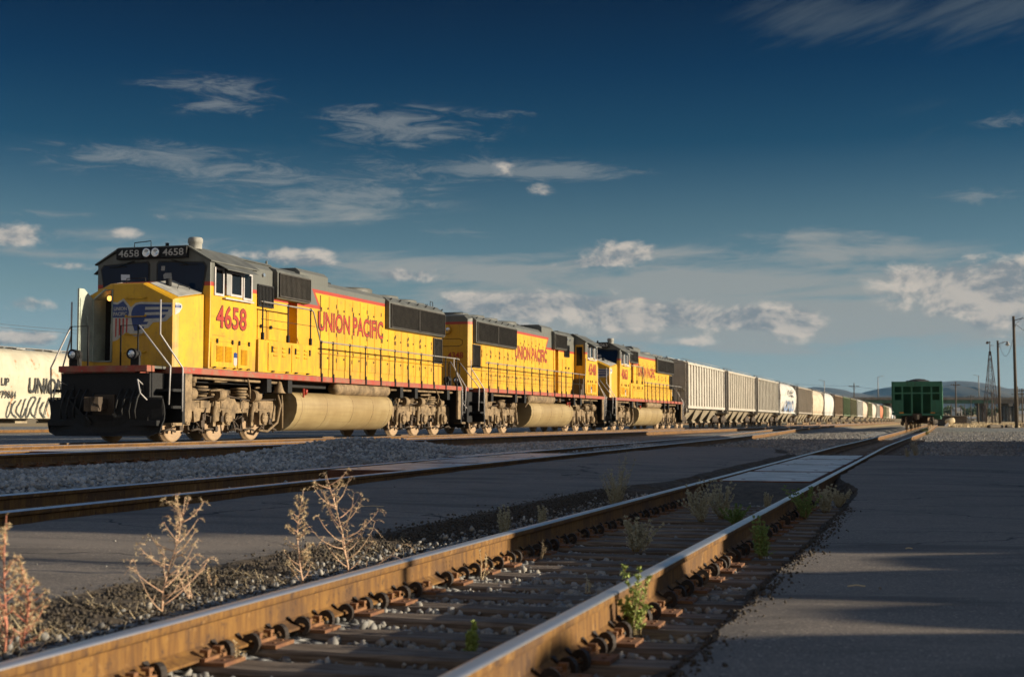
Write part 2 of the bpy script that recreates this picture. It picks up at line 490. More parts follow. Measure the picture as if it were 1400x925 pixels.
M_OUTLINE = worn('dark_letter_edge', (0.03, 0.025, 0.02), 0.5, 0.1, 4.0)
M_LETTER = worn('black_lettering', (0.03, 0.03, 0.028), 0.6, 0.3, 5.0)
M_BLUE = worn('emblem_blue', (0.012, 0.045, 0.20), 0.45, 0.15, 4.0)
M_LOGOWHITE = worn('emblem_white', (0.50, 0.48, 0.44), 0.5, 0.15, 4.0)
M_LOGORED = worn('emblem_red', (0.45, 0.03, 0.025), 0.5, 0.15, 4.0)
M_INNER = worn('pale_green_inner_paint', (0.42, 0.47, 0.40), 0.6, 0.2, 3.0)
M_RUBBER = worn('rubber_hose', (0.02, 0.02, 0.02), 0.7, 0.2, 5.0)
def glass_mat(name, c, rough=0.04):
    m, nt, b = base_mat(name)
    n = nt.noise(obj_co(nt), 1.3, 3, 0.5)
    nt.put(b.inputs['Base Color'], nt.mix(n, c, tuple(x * 0.5 for x in c)))
    b.inputs['Roughness'].default_value = rough
    b.inputs['Specular IOR Level'].default_value = 0.16
    bump(nt, b, n, 0.03, 0.05)
    return m
M_GLASS = glass_mat('tinted_windscreen', (0.006, 0.020, 0.055))
M_SIDEGLASS = glass_mat('side_glass', (0.01, 0.012, 0.015))
def lens_mat():
    m, nt, b = base_mat('lamp_lens')
    nt.put(b.inputs['Base Color'], nt.mix(nt.noise(obj_co(nt), 30, 2), (0.75, 0.77, 0.8), (0.5, 0.53, 0.58)))
    b.inputs['Metallic'].default_value = 0.8; b.inputs['Roughness'].default_value = 0.12
    return m
M_LENS = lens_mat()
def lamp_mat():
    m, nt, b = base_mat('lit_amber_bulb')
    b.inputs['Base Color'].default_value = (0.8, 0.4, 0.1, 1)
    nt.put(b.inputs['Emission Color'], nt.mix(nt.noise(obj_co(nt), 12, 1), (1.0, 0.5, 0.12), (1.0, 0.42, 0.08)))
    b.inputs['Emission Strength'].default_value = 1.6
    return m
M_BULB = lamp_mat()

def rail_mats():
    m, nt, b = base_mat('rusty_rail_side')
    co = obj_co(nt)
    st = nt.noise(nt.n('ShaderNodeMapping', {0: co, 3: (14, 14, 1.2)}), 1.6, 5, 0.65)
    n = nt.noise(co, 3.0, 5, 0.6)
    col = nt.ramp(st, [(0.25, (0.06, 0.028, 0.010)), (0.45, (0.145, 0.066, 0.013)), (0.6, (0.215, 0.107, 0.021)), (0.8, (0.11, 0.05, 0.014))])
    col = nt.mix(nt.mul(nt.step(n, 0.42, 0.66), 0.7), col, (0.075, 0.038, 0.018))
    scale = nt.noise(co, 16.0, 7, 0.72)
    col = nt.mix(nt.mul(nt.step(scale, 0.54, 0.66), 0.75), col, (0.045, 0.022, 0.012))
    col = nt.mix(nt.mul(nt.step(nt.noise(co, 9.0, 6, 0.7), 0.58, 0.68), 0.5), col, (0.34, 0.20, 0.075))
    nt.put(b.inputs['Base Color'], col); b.inputs['Roughness'].default_value = 0.85
    bump(nt, b, nt.add(nt.noise(co, 60, 4, 0.6), nt.mul(scale, 1.5)), 0.5, 0.004)
    m2, nt, b = base_mat('polished_rail_head')
    co = obj_co(nt)
    st = nt.noise(co, 6.0, 4, 0.6)
    nt.put(b.inputs['Base Color'], nt.mix(st, (0.80, 0.79, 0.80), (0.55, 0.52, 0.50)))
    b.inputs['Metallic'].default_value = 0.9
    nt.put(b.inputs['Roughness'], nt.n('ShaderNodeMapRange', {'Value': st, 'To Min': 0.24, 'To Max': 0.42}))
    bump(nt, b, nt.noise(co, 120, 2, 0.6), 0.05, 0.001)
    return m, m2
M_RUST, M_HEAD = rail_mats()
M_CRUMB = worn('asphalt_crumbs', (0.095, 0.075, 0.054), 0.95, 0.4, 30.0, bmp=0.3)
M_PLATE = worn('rusty_tie_plate', (0.25, 0.12, 0.048), 0.85, 0.3, 6.0, c2=(0.15, 0.06, 0.03), fine=0.3, bmp=0.4, bscale=70)
M_ANCHOR = worn('dark_rail_anchor', (0.035, 0.024, 0.018), 0.75, 0.3, 8.0)
def wood_mat():
    m, nt, b = base_mat('weathered_tie_wood')
    co = obj_co(nt)
    g = nt.noise(nt.n('ShaderNodeMapping', {0: co, 3: (22, 1.1, 22)}), 2.2, 6, 0.62, 0.4)
    n = nt.noise(co, 2.5, 5, 0.6)
    rnd = nt.n('ShaderNodeObjectInfo', out=5)
    col = nt.ramp(g, [(0.28, (0.025, 0.018, 0.013)), (0.46, (0.13, 0.095, 0.068)), (0.6, (0.27, 0.21, 0.155)), (0.8, (0.12, 0.088, 0.062))])
    col = nt.mix(nt.mul(nt.step(n, 0.45, 0.75), 0.5), col, (0.045, 0.032, 0.024))
    col = nt.mix(nt.mul(rnd, 0.4), col, (0.06, 0.045, 0.035))
    nt.put(b.inputs['Base Color'], col); b.inputs['Roughness'].default_value = 0.9
    bump(nt, b, g, 0.7, 0.012)
    return m
M_WOOD = wood_mat()

def asphalt_mat(name, c, dark):
    m, nt, b = base_mat(name)
    co = obj_co(nt)
    big = nt.noise(co, 0.45, 5, 0.6, 0.3)
    mid = nt.noise(co, 3.0, 5, 0.65)
    grain = nt.n('ShaderNodeTexVoronoi', {'Vector': co, 'Scale': 140.0}, out=0)
    gc = nt.n('ShaderNodeTexVoronoi', {'Vector': co, 'Scale': 140.0}, out=1)
    gv = nt.n('ShaderNodeSeparateColor', {0: gc}).node.outputs[0]
    col = nt.mix(nt.step(big, 0.35, 0.65), c, dark)
    col = nt.mix(nt.mul(nt.step(mid, 0.45, 0.75), 0.4), col, tuple(x * 0.6 for x in dark))
    col = nt.mix(nt.mul(nt.step(gv, 0.6, 1.0), 0.7), col, tuple(x * 2.0 for x in c))
    col = nt.mix(nt.mul(nt.step(gv, 0.3, 0.0), 0.45), col, tuple(x * 0.4 for x in c))
    sv = nt.n('ShaderNodeTexVoronoi', {'Vector': co, 'Scale': 38.0}).node
    spk = nt.n('ShaderNodeSeparateColor', {0: sv.outputs[1]}).node.outputs[0]
    col = nt.mix(nt.mul(nt.step(spk, 0.86, 0.92), nt.step(sv.outputs[0], 0.34, 0.22)), col, tuple(x * 2.4 for x in c))
    oil = nt.noise(nt.n('ShaderNodeMapping', {0: co, 3: (0.35, 1.2, 1)}), 0.9, 6, 0.65, 0.6)
    col = nt.mix(nt.mul(nt.step(oil, 0.50, 0.64), 0.62), col, tuple(x * 0.45 for x in dark))
    col = nt.mix(nt.mul(nt.step(nt.noise(nt.n('ShaderNodeMapping', {0: co, 1: (7, 3, 0), 3: (0.3, 1.6, 1)}), 0.8, 5, 0.6, 0.4), 0.54, 0.66), 0.5), col, tuple(x * 1.4 for x in c))
    cr = nt.n('ShaderNodeTexVoronoi', {'Vector': nt.n('ShaderNodeMapping', {0: nt.add_vec(co, nt.noise_col(co, 1.2, 0.6)), 3: (0.16, 0.3, 0.2)}), 'Scale': 1.0}, feature='DISTANCE_TO_EDGE', out=0)
    crack = nt.mul(nt.step(cr, 0.006, 0.001), nt.step(nt.noise(co, 0.3, 2), 0.38, 0.5))
    col = nt.mix(crack, col, (0.02, 0.018, 0.017))
    nt.put(b.inputs['Base Color'], col); b.inputs['Roughness'].default_value = 0.82
    h = nt.add(nt.mul(grain, 0.55), nt.mul(mid, 0.8))
    bump(nt, b, nt.sub(h, crack), 0.55, 0.005)
    return m
def _add_vec(s, a, bb):
    return s.n('ShaderNodeVectorMath', {0: a, 1: bb}, operation='ADD')
def _noise_col(s, co, scale, amp):
    c = s.n('ShaderNodeTexNoise', {'Vector': co, 'Scale': scale, 'Detail': 4.0}, out=1)
    return s.n('ShaderNodeVectorMath', {0: c, 3: amp * 2}, operation='SCALE')
NT.add_vec = _add_vec; NT.noise_col = _noise_col
M_ASPHALT = asphalt_mat('old_asphalt', (0.185, 0.152, 0.121), (0.138, 0.117, 0.097))
M_CRUMBLE = worn('crumbled_asphalt_edge', (0.115, 0.085, 0.055), 0.95, 0.4, 9.0, fine=0.5, bmp=0.9, bscale=75)

def ground_mat():
    """gravel yard, dry grass farther off"""
    m, nt, b = base_mat('yard_gravel_and_dry_field')
    co = obj_co(nt)
    x, y, z = nt.n('ShaderNodeSeparateXYZ', {0: co}).node.outputs
    vor = nt.n('ShaderNodeTexVoronoi', {'Vector': co, 'Scale': 17.0}).node
    cell = nt.n('ShaderNodeSeparateColor', {0: vor.outputs['Color']}).node.outputs[0]
    n = nt.noise(co, 0.5, 5, 0.6)
    grav = nt.ramp(cell, [(0.0, (0.15, 0.155, 0.155)), (0.35, (0.25, 0.255, 0.25)), (0.7, (0.34, 0.335, 0.32)), (1.0, (0.46, 0.44, 0.40))])
    grav = nt.mix(nt.step(vor.outputs['Distance'], 0.35, 0.75), grav, (0.035, 0.034, 0.034))
    grav = nt.mix(nt.mul(nt.step(n, 0.45, 0.7), 0.4), grav, (0.16, 0.125, 0.085))
    # dirt band then straw-coloured field with distance up the yard
    far = nt.step(nt.add(y, nt.mul(nt.sub(nt.noise(co, 0.03, 4), 0.5), 160.0)), 140.0, 200.0)
    g1 = nt.noise(co, 0.02, 6, 0.65); g2 = nt.noise(co, 0.9, 5, 0.6)
    field = nt.ramp(g1, [(0.3, (0.34, 0.22, 0.085)), (0.5, (0.46, 0.32, 0.14)), (0.62, (0.30, 0.21, 0.10)), (0.75, (0.16, 0.14, 0.07))])
    field = nt.mix(nt.mul(nt.step(g2, 0.5, 0.7), 0.5), field, (0.22, 0.15, 0.07))
    nt.put(b.inputs['Base Color'], nt.mix(far, grav, field)); b.inputs['Roughness'].default_value = 0.95
    bump(nt, b, nt.mul(vor.outputs['Distance'], nt.sub(1.0, far)), 0.9, 0.05)
    b.inputs['Normal'].links[0].from_node.invert = True
    return m
M_GROUND = ground_mat()
def stone_mat():
    m, nt, b = base_mat('ballast_stone')
    geo = nt.n('ShaderNodeNewGeometry', out=8)     # random per island
    n = nt.noise(obj_co(nt), 45, 3, 0.6)
    col = nt.ramp(geo, [(0.0, (0.15, 0.15, 0.15)), (0.3, (0.25, 0.25, 0.24)), (0.6, (0.36, 0.34, 0.31)), (0.85, (0.46, 0.42, 0.35)), (1.0, (0.55, 0.51, 0.44))])
    col = nt.mix(nt.mul(n, 0.6), col, (0.10, 0.095, 0.09))
    drift = nt.noise(obj_co(nt), 0.55, 5, 0.65)
    col = nt.mix(nt.mul(nt.step(drift, 0.45, 0.68), 0.6), col, (0.11, 0.09, 0.065))
    nt.put(b.inputs['Base Color'], col); b.inputs['Roughness'].default_value = 0.85
    bump(nt, b, n, 0.3, 0.003)
    return m
M_STONE = stone_mat()
def cool_stone():
    m, nt, b = base_mat('blue_grey_gravel')
    geo = nt.n('ShaderNodeNewGeometry', out=8)
    n = nt.noise(obj_co(nt), 45, 3, 0.6)
    col = nt.ramp(geo, [(0.0, (0.24, 0.26, 0.26)), (0.35, (0.37, 0.39, 0.39)), (0.75, (0.50, 0.51, 0.50)), (1.0, (0.62, 0.61, 0.58))])
    col = nt.mix(nt.mul(n, 0.5), col, (0.09, 0.09, 0.095))
    drift = nt.noise(obj_co(nt), 0.55, 5, 0.65)
    col = nt.mix(nt.mul(nt.step(drift, 0.45, 0.68), 0.6), col, (0.11, 0.09, 0.065))
    nt.put(b.inputs['Base Color'], col); b.inputs['Roughness'].default_value = 0.85
    return m
M_COOLSTONE = cool_stone()
M_PANEL = worn('concrete_crossing_panel', (0.64, 0.63, 0.61), 0.36, 0.2, 2.0, fine=0.2, bmp=0.05, bscale=60, c2=(0.27, 0.26, 0.25), spot=0.03, spotc=(0.16, 0.15, 0.14))
M_PANELEDGE = worn('rusty_panel_frame', (0.14, 0.055, 0.03), 0.85, 0.3, 3.0)
M_CONCRETE = worn('bridge_concrete', (0.19, 0.178, 0.16), 0.85, 0.25, 0.6, c2=(0.12, 0.112, 0.10))
M_GREENSTEEL = worn('green_bridge_girder', (0.07, 0.17, 0.12), 0.6, 0.25, 0.5)
M_POLE = worn('creosoted_pole_wood', (0.11, 0.08, 0.05), 0.85, 0.35, 1.5, c2=(0.05, 0.04, 0.03), stretch=(6, 6, 0.6), bmp=0.4)
M_GALV = worn('galvanised_steel', (0.33, 0.33, 0.32), 0.5, 0.2, 2.0)
M_BROWNSTEEL = worn('dark_brown_tower_steel', (0.075, 0.045, 0.035), 0.7, 0.3, 2.0)
M_WIRE = worn('dark_wire', (0.05, 0.05, 0.05), 0.6, 0.1, 2.0)
M_COAL = worn('coal', (0.03, 0.029, 0.028), 0.95, 0.4, 6.0, fine=0.3, bmp=0.9, bscale=18)
M_HOPDUST = worn('dusty_hopper_bay', (0.36, 0.30, 0.205), 0.8, 0.3, 2.0, c2=(0.24, 0.19, 0.125))
M_PAPER = worn('white_paper', (0.75, 0.76, 0.80), 0.7, 0.05, 20)
M_TIMBER = worn('header_timber', (0.34, 0.21, 0.10), 0.9, 0.3, 2.0, c2=(0.20, 0.11, 0.05), stretch=(0.5, 6, 6))  # warm brown timber tone, streaked along its length

def car_mat(name, c, streak_c=(0.16, 0.08, 0.035), streak=0.35, rust=0.0):
    m, nt, b = base_mat(name)
    co = obj_co(nt)
    st = nt.noise(nt.n('ShaderNodeMapping', {0: co, 3: (5, 5, 0.35)}), 1.2, 6, 0.65)
    n = nt.noise(co, 0.9, 5, 0.6)
    col = nt.mix(nt.step(n, 0.3, 0.7), c, tuple(x * 0.78 for x in c))
    col = nt.mix(nt.mul(nt.step(st, 0.48, 0.8), streak), col, streak_c)
    if rust:
        r = nt.noise(nt.n('ShaderNodeMapping', {0: co, 3: (1, 1, 0.8)}), 1.7, 7, 0.7)
        col = nt.mix(nt.mul(nt.step(r, 0.66 - rust, 0.72 - rust), 0.85), col, (0.30, 0.12, 0.03))
    nt.put(b.inputs['Base Color'], col); b.inputs['Roughness'].default_value = 0.65
    bump(nt, b, n, 0.1, 0.02)
    return m
def plant_mat(name, c, c2):
    m, nt, b = base_mat(name)
    geo = nt.n('ShaderNodeNewGeometry', out=8)
    n = nt.noise(obj_co(nt), 14, 3, 0.6)
    nt.put(b.inputs['Base Color'], nt.mix(nt.m('ADD', nt.mul(geo, 0.6), nt.mul(n, 0.5), clamp=True), c, c2))
    b.inputs['Roughness'].default_value = 0.7
    b.inputs['Subsurface Weight'].default_value = 0.0
    return m
M_REDSTEM = plant_mat('dry_red_stem', (0.52, 0.15, 0.11), (0.58, 0.27, 0.16))
M_DRYSTEM = plant_mat('dry_pink_stem', (0.60, 0.33, 0.22), (0.66, 0.47, 0.30))
M_DRYSEED = plant_mat('dry_straw_seed', (0.68, 0.54, 0.32), (0.52, 0.40, 0.23))
M_OLIVESTEM = plant_mat('olive_stem', (0.22, 0.19, 0.08), (0.32, 0.22, 0.10))
M_OLIVELEAF = plant_mat('olive_leaf', (0.36, 0.35, 0.24), (0.50, 0.46, 0.33))
M_GREENLEAF = plant_mat('green_leaf', (0.10, 0.19, 0.05), (0.22, 0.30, 0.08))
M_BRIGHTLEAF = plant_mat('bright_green_leaf', (0.20, 0.30, 0.05), (0.36, 0.40, 0.10))
M_TREELEAF = plant_mat('tree_leaf', (0.05, 0.085, 0.03), (0.09, 0.12, 0.045))
M_BARK = worn('bark', (0.10, 0.075, 0.055), 0.9, 0.3, 4.0)
# ---------------------------------------------------------------- ground, asphalt, gravel
def lerp(a, b, t): return a + (b - a) * t
def interp(x, tab):
    if x <= tab[0][0]: return tab[0][1]
    for (x0, y0), (x1, y1) in zip(tab, tab[1:]):
        if x <= x1:
            return lerp(y0, y1, (x - x0) / (x1 - x0))
    return tab[-1][1]
def sstep(x, a, b):
    t = max(0.0, min(1.0, (x - a) / (b - a))); return t * t * (3 - 2 * t)
PROFILE = [(-60, -.2), (-8, -.22), (.6, -.24), (1.0, -.255), (2.9, -.255), (3.3, -.115), (4.0, -.10), (4.3, -.11), (6.2, -.12), (6.6, -.09), (8.5, -.09), (8.9, -.02), (9.6, .10),
           (12.2, .10), (13.3, .05), (14.3, .12), (20.5, .14), (22, .15), (60, .12), (400, 0.0)]
def gnoise(x, y, sc=1.0): return mnoise.noise(Vector((x * sc, y * sc, 0.37)))
def ground_z(s, p):
    z = interp(p, PROFILE)
    if 0 < s < 75 and 8.6 < p < 13.2:           # the heap of fresh gravel between the tracks
        g = math.exp(-((s - 27.5) / 4.2) ** 2 - ((p - 11.4) / 1.15) ** 2)
        z += 0.34 * g
    if s > 45:
        z += 0.24 * sstep(s, 50, 110) * sstep(p, 9, 4)
    z += 0.012 * gnoise(s, p, 1.3) + 0.02 * gnoise(s, p, 0.25)
    if s > 300:
        z += 9.0 * sstep(s, 450, 1500)
    return z
def axis_steps(spec):
    out = []
    for a, b, st in spec:
        n = max(1, int(round((b - a) / st)))
        out += [a + (b - a) * k / n for k in range(n)]
    out.append(spec[-1][1])
    return out
def build_ground():
    ss = axis_steps([(-60, -4, 8), (-4, 48, .5), (48, 120, 2), (120, 320, 20), (320, 2000, 120), (2000, 9000, 1000)])
    ps = axis_steps([(-6000, -1000, 1000), (-1000, -100, 100), (-100, -4, 8), (-4, 0, .5), (0, 22, .3), (22, 60, 4), (60, 400, 30), (400, 6000, 700)])
    mb = MB(); vs = []; fs = []
    for s_ in ss:
        for p_ in ps:
            vs.append(FN.at(s_, p_, ground_z(s_, p_)))
    n = len(ps)
    for i in range(len(ss) - 1):
        for j in range(n - 1):
            fs.append((i * n + j, i * n + j + 1, (i + 1) * n + j + 1, (i + 1) * n + j))
    mb.add(vs, fs, 0, True)
    o = mb.build('ground', M_GROUND)
    tag(o, kind='structure')
build_ground()

# near track centre line: straight, then easing right and up
NEAR_P = 2.25
def near_line(s):
    return NEAR_P - 1.15 * sstep(s, 44, 104) - 0.006 * max(0.0, s - 95), 0.22 * sstep(s, 50, 105)

EDGES = {}
def sheet(name, s0, s1, ds, pa, pb, zf, npp, edge_jit=0.06, skirt=(0.25, 0.25)):
    """asphalt sheet between two wandering edges; broken edges slope down to the gravel"""
    mb = MB(); rows = []
    s_ = s0
    ts = [k / npp for k in range(npp + 1)]
    while s_ <= s1 + 1e-6:
        a = pa(s_); b = pb(s_)
        ja = edge_jit * (0.8 * gnoise(s_ * .9, 3.1) + 0.35 * gnoise(s_ * 3.3, 8.0) + 0.25 * gnoise(s_ * 9.3, 8.7)); jb = edge_jit * (0.8 * gnoise(s_ * .9, 13.1) + 0.35 * gnoise(s_ * 3.1, 18.0) + 0.25 * gnoise(s_ * 9.1, 18.7))
        a += ja; b += jb
        row = []
        for t in ts:
            t2 = 0.5 - 0.5 * math.cos(math.pi * t)
            p_ = lerp(a, b, t2); row.append(FN.at(s_, p_, zf(s_, p_) + 0.008 * gnoise(s_ * 0.9, p_ * 0.9) + 0.004 * gnoise(s_ * 3.1, p_ * 3.1)))
        rows.append((s_, a, b, row)); s_ += ds
    EDGES[name] = [(r[0], r[1], r[2]) for r in rows]
    vs = [q for r in rows for q in r[3]]; n = npp + 1; fs = []
    for i in range(len(rows) - 1):
        for j in range(n - 1):
            fs.append((i * n + j, i * n + j + 1, (i + 1) * n + j + 1, (i + 1) * n + j))
    mb.add(vs, fs, 0, True)
    # crumbled skirts
    for side in (0, 1):
        svs = []; cols = 9
        for (s_, a, b, row) in rows:
            p0 = a if side == 0 else b; top = row[0 if side == 0 else -1]
            sg = -1 if side == 0 else 1
            if a > b: sg = -sg
            for k in range(cols):
                t = k / (cols - 1)
                w = skirt[side] * (1 + 0.3 * gnoise(s_ * 1.3, 2.0)) * t
                pp = p0 + sg * w + 0.04 * gnoise(s_ * 9, k * 7.7)
                gz = ground_z(s_, pp) - 0.03
                zz = lerp(top.z, gz, t ** 0.8) + (0.035 * gnoise(s_ * 13, k * 3.3 + 5) if 0 < k < cols - 1 else 0)
                svs.append(FN.at(s_, pp, zz) if k else top)
        mb.add(svs, [(i * cols + k, i * cols + k + 1, (i + 1) * cols + k + 1, (i + 1) * cols + k) for i in range(len(rows) - 1) for k in range(cols - 1)], 1, False)
    # end skirts
    for idx, sg in ((0, -1), (-1, 1)):
        s_, a, b, row = rows[idx]
        ev = []
        for k, t in enumerate(row):
            pp = FN.sp(t.x, t.y)[1]
            ev.append(t)
            q = FN.at(s_ + sg * (0.35 + 0.2 * gnoise(k * 2.2, 4.4)), pp, ground_z(s_, pp) - 0.03)
            ev.append(q)
        mb.add(ev, [(2 * k, 2 * k + 1, 2 * k + 3, 2 * k + 2) for k in range(len(row) - 1)], 1, False)
    o = mb.build(name, [M_ASPHALT, M_CRUMBLE], fix=True)
    tag(o, kind='structure')
    return o
def mid_p(s):      # perp of the middle track's near rail at a given s of the near-track frame
    return interp(s, [(-10, MIDN(-10)), (80, MIDN(80))])
def MIDN(s):
    # point on the near rail of the middle track with near-frame coordinate s
    pm = 6.72
    den = FM.d.x * FN.d.x + FM.d.y * FN.d.y
    base = FM.at(0, pm)
    t = (s - (base.x * FN.d.x + base.y * FN.d.y)) / den
    q = FM.at(t, pm)
    return q.x * FN.n.x + q.y * FN.n.y
sheet('road_between_tracks', -4, 44, .06,
      lambda s: 4.08 - 0.52 * sstep(s, 17.0, 20.0) + 0.5 * sstep(s, 36.5, 39) + 0.035 * max(0, s - 37) ** 1.5,
      lambda s: mid_p(s) - 0.16,
      lambda s, p: lerp(-.045, .012, sstep(p, 4.0, 6.3)) + 0.02 * sstep(s, 16, 20) * (1 - sstep(s, 36, 40)), 22, skirt=(.62, .2))
sheet('road', -5, 41, .06,
      lambda s: 0.93 + 0.43 * sstep(s, 18.3, 21.6) - 0.5 * sstep(s, 36.0, 37.5),
      lambda s: -46,
      lambda s, p: -.135 + 0.115 * sstep(p, -4, 1.0) * sstep(s, 14.5, 21.5) * (1 - sstep(s, 35.5, 39)) + 0.03 * sstep(p, -3, -9), 34)
# asphalt fill between the near rails in front of the panels
fill = MB(); rows = []
for k in range(24):
    s_ = 17.6 + k * 0.1
    a, b = 1.58, 2.93
    zz = lerp(-.235, -.03, sstep(s_, 17.55, 19.5))
    rows.append([FN.at(s_ + 0.1 * gnoise(j * 1.3, 2.2) * (1 - k / 24), lerp(a, b, j / 10), zz + 0.012 * gnoise(s_ * 6, j * 1.1)) for j in range(11)])
fill.add([q for r in rows for q in r], [(i * 11 + j, i * 11 + j + 1, (i + 1) * 11 + j + 1, (i + 1) * 11 + j) for i in range(23) for j in range(10)], 0, True)
tag(fill.build('road_crossing_fill', [M_CRUMBLE]), kind='structure')

# stones: one object each, nobody could count them
def stones(name, mat, spots, smin, smax, seed):
    r = np.random.RandomState(seed)
    ico_v = []; t = (1 + 5 ** .5) / 2
    for a, b in ((-1, t), (1, t), (-1, -t), (1, -t)):
        ico_v += [(a, b, 0), (0, a, b), (b, 0, a)]
    ico_v = np.array(ico_v, float) / math.hypot(1, t)
    bm = bmesh.new()
    for v in ico_v: bm.verts.new(v)
    bmesh.ops.convex_hull(bm, input=bm.verts)
    bm.verts.index_update()
    faces = np.array([[v.index for v in f.verts] for f in bm.faces if len(f.verts) == 3]); vv = np.array([v.co[:] for v in bm.verts]); bm.free()
    n = len(spots); P = np.array(spots)
    size = smin + (smax - smin) * r.rand(n) ** 1.8
    sc = size[:, None] * (0.6 + 0.7 * r.rand(n, 3)) * np.array([1, 1, 0.8])
    jit = 0.62 + 0.6 * r.rand(n, len(vv), 1)
    V = vv[None] * jit * sc[:, None, :]
    q = r.randn(n, 4); q /= np.linalg.norm(q, axis=1)[:, None]
    w, x, y, z = q.T
    Rm = np.stack([1 - 2 * (y * y + z * z), 2 * (x * y - z * w), 2 * (x * z + y * w), 2 * (x * y + z * w), 1 - 2 * (x * x + z * z), 2 * (y * z - x * w),
                   2 * (x * z - y * w), 2 * (y * z + x * w), 1 - 2 * (x * x + y * y)], 1).reshape(n, 3, 3)
    V = np.einsum('nij,nkj->nki', Rm, V) + P[:, None, :]
    F = (faces[None] + (np.arange(n) * len(vv))[:, None, None]).reshape(-1, 3)
    me = bpy.data.meshes.new(name)
    me.vertices.add(n * len(vv)); me.vertices.foreach_set('co', V.ravel())
    me.loops.add(F.size); me.loops.foreach_set('vertex_index', F.ravel())
    me.polygons.add(len(F)); me.polygons.foreach_set('loop_start', np.arange(0, F.size, 3)); me.polygons.foreach_set('loop_total', np.full(len(F), 3))
    me.materials.append(mat); me.update(calc_edges=True)
    o = bpy.data.objects.new(name, me); COL.objects.link(o)
    return tag(o, kind='stuff')
def build_stones():
    r = random.Random(11); sp = []
    # track bed of the near track and the strips beside it
    s_ = 2.6
    for k in range(23000):
        u = r.random() ** 1.6
        s_ = 2.8 + u * 15.2
        p_ = r.uniform(0.80, 3.15)
        q = FN.at(s_, p_, ground_z(s_, p_) + r.uniform(-0.02, 0.022))
        sp.append(q[:])
    stones('ballast', M_STONE, sp, 0.009, 0.036, 3)
    sp = []
    for k in range(1500):                          # the strip left of the left rail stays deeper in stone
        s_ = r.uniform(3.5, 17.5); p_ = 3.12 + .6 * r.random() ** 2.2
        sp.append(FN.at(s_, p_, ground_z(s_, p_) + 0.012 + r.uniform(-0.02, 0.03))[:])
    stones('strip_stones', M_STONE, sp, 0.006, 0.024, 4)
    sp = []
    for k in range(30000):                         # gravel between the middle and third tracks
        s_ = 8 + 40 * r.random() ** 1.35; p_ = r.uniform(8.55, 13.2)
        g = math.exp(-((s_ - 27.5) / 5.5) ** 2)
        sp.append(FN.at(s_, p_, ground_z(s_, p_) + r.uniform(-0.02, 0.02))[:])
    stones('gravel', M_COOLSTONE, sp, 0.018, 0.055, 5)
    sp = []
    for k in range(9000):
        s_ = 35 + 40 * r.random(); p_ = r.uniform(-2.5, 4.4)
        sp.append(FN.at(s_, p_ + near_line(s_)[0] - NEAR_P, ground_z(s_, p_) + r.uniform(-0.015, 0.015))[:])
    for k in range(9000):
        s_ = 45 + 50 * r.random(); p_ = r.uniform(3.6, 8.5)
        sp.append(FN.at(s_, p_, ground_z(s_, p_) + r.uniform(-0.015, 0.02))[:])
    for k in range(22000):
        s_ = 39 + 70 * r.random() ** 1.2; p_ = r.uniform(-16, 1.2)
        sp.append(FN.at(s_, p_, ground_z(s_, p_) + r.uniform(-0.015, 0.015))[:])
    stones('yard_gravel', M_STONE, sp, 0.02, 0.06, 6)
    sp = []
    for k in range(15500):                         # crumbs broken off the asphalt edges
        if r.random() < .84:
            s_ = 4 + 14 * r.random(); p_ = r.gauss(3.75, .2)
        else:
            s_, a, b = r.choice(EDGES['road'][130:400]); s_ += r.uniform(-.03, .03); p_ = a + r.gauss(.02, .075)
        sp.append(FN.at(s_, p_, (max(ground_z(s_, p_), lerp(-.115, -.05, sstep(p_, 3.45, 4.08))) if p_ > 2 else lerp(-.23, -.133, sstep(p_, a + .14, a - .01))) + r.uniform(-.004, .012))[:])
    stones('asphalt_crumbs', M_CRUMB, sp, 0.004, 0.016, 12)
    sp = []
    for k in range(160):                           # chips lying loose on the asphalt
        s_ = r.uniform(5, 32); p_ = r.choice([r.uniform(-4, .7), r.uniform(4.2, 6.3)])
        z = -.118 if p_ < 1 else lerp(-.04, .015, sstep(p_, 4.0, 6.3))
        if p_ < 1 and s_ > 14: continue
        sp.append(FN.at(s_, p_, z)[:])
    stones('loose_chips', M_STONE, sp, 0.004, 0.012, 9)
build_stones()
# ---------------------------------------------------------------- tracks
RAIL_PROF = [(-.076, -.185), (.076, -.185), (.076, -.174), (.03, -.155), (.0095, -.14), (.009, -.055), (.034, -.044), (.0365, -.036), (.0375, -.012), (.033, -.003), (.022, 0.0),
             (-.022, 0.0), (-.033, -.003), (-.0375, -.012), (-.0365, -.036), (-.034, -.044), (-.009, -.055), (-.0095, -.14), (-.03, -.155), (-.076, -.174)]
RAIL_TOP = {9, 10, 11}
def rail_mesh(path, off):
    mb = MB(); secs = []
    for i, (x, y, z) in enumerate(path):
        x0, y0, _ = path[max(0, i - 1)]; x1, y1, _ = path[min(len(path) - 1, i + 1)]
        a = math.atan2(y1 - y0, x1 - x0)
        secs.append([(x - math.sin(a) * (off + l), y + math.cos(a) * (off + l), z + h) for l, h in RAIL_PROF])
    n = len(RAIL_PROF)
    vs = [p for s_ in secs for p in s_]
    b = len(mb.v); mb.v.extend(vs)
    for i in range(len(secs) - 1):
        for k in range(n):
            k2 = (k + 1) % n
            mb.f.append([i * n + k, i * n + k2, (i + 1) * n + k2, (i + 1) * n + k]); mb.mi.append(1 if k in RAIL_TOP or k in (8, 12) else 0); mb.sm.append(k in (7, 8, 9, 10, 11, 12, 13))
    mb.f.append(list(reversed(range(n)))); mb.mi.append(0); mb.sm.append(False)
    mb.f.append([(len(secs) - 1) * n + k for k in range(n)]); mb.mi.append(0); mb.sm.append(False)
    return mb
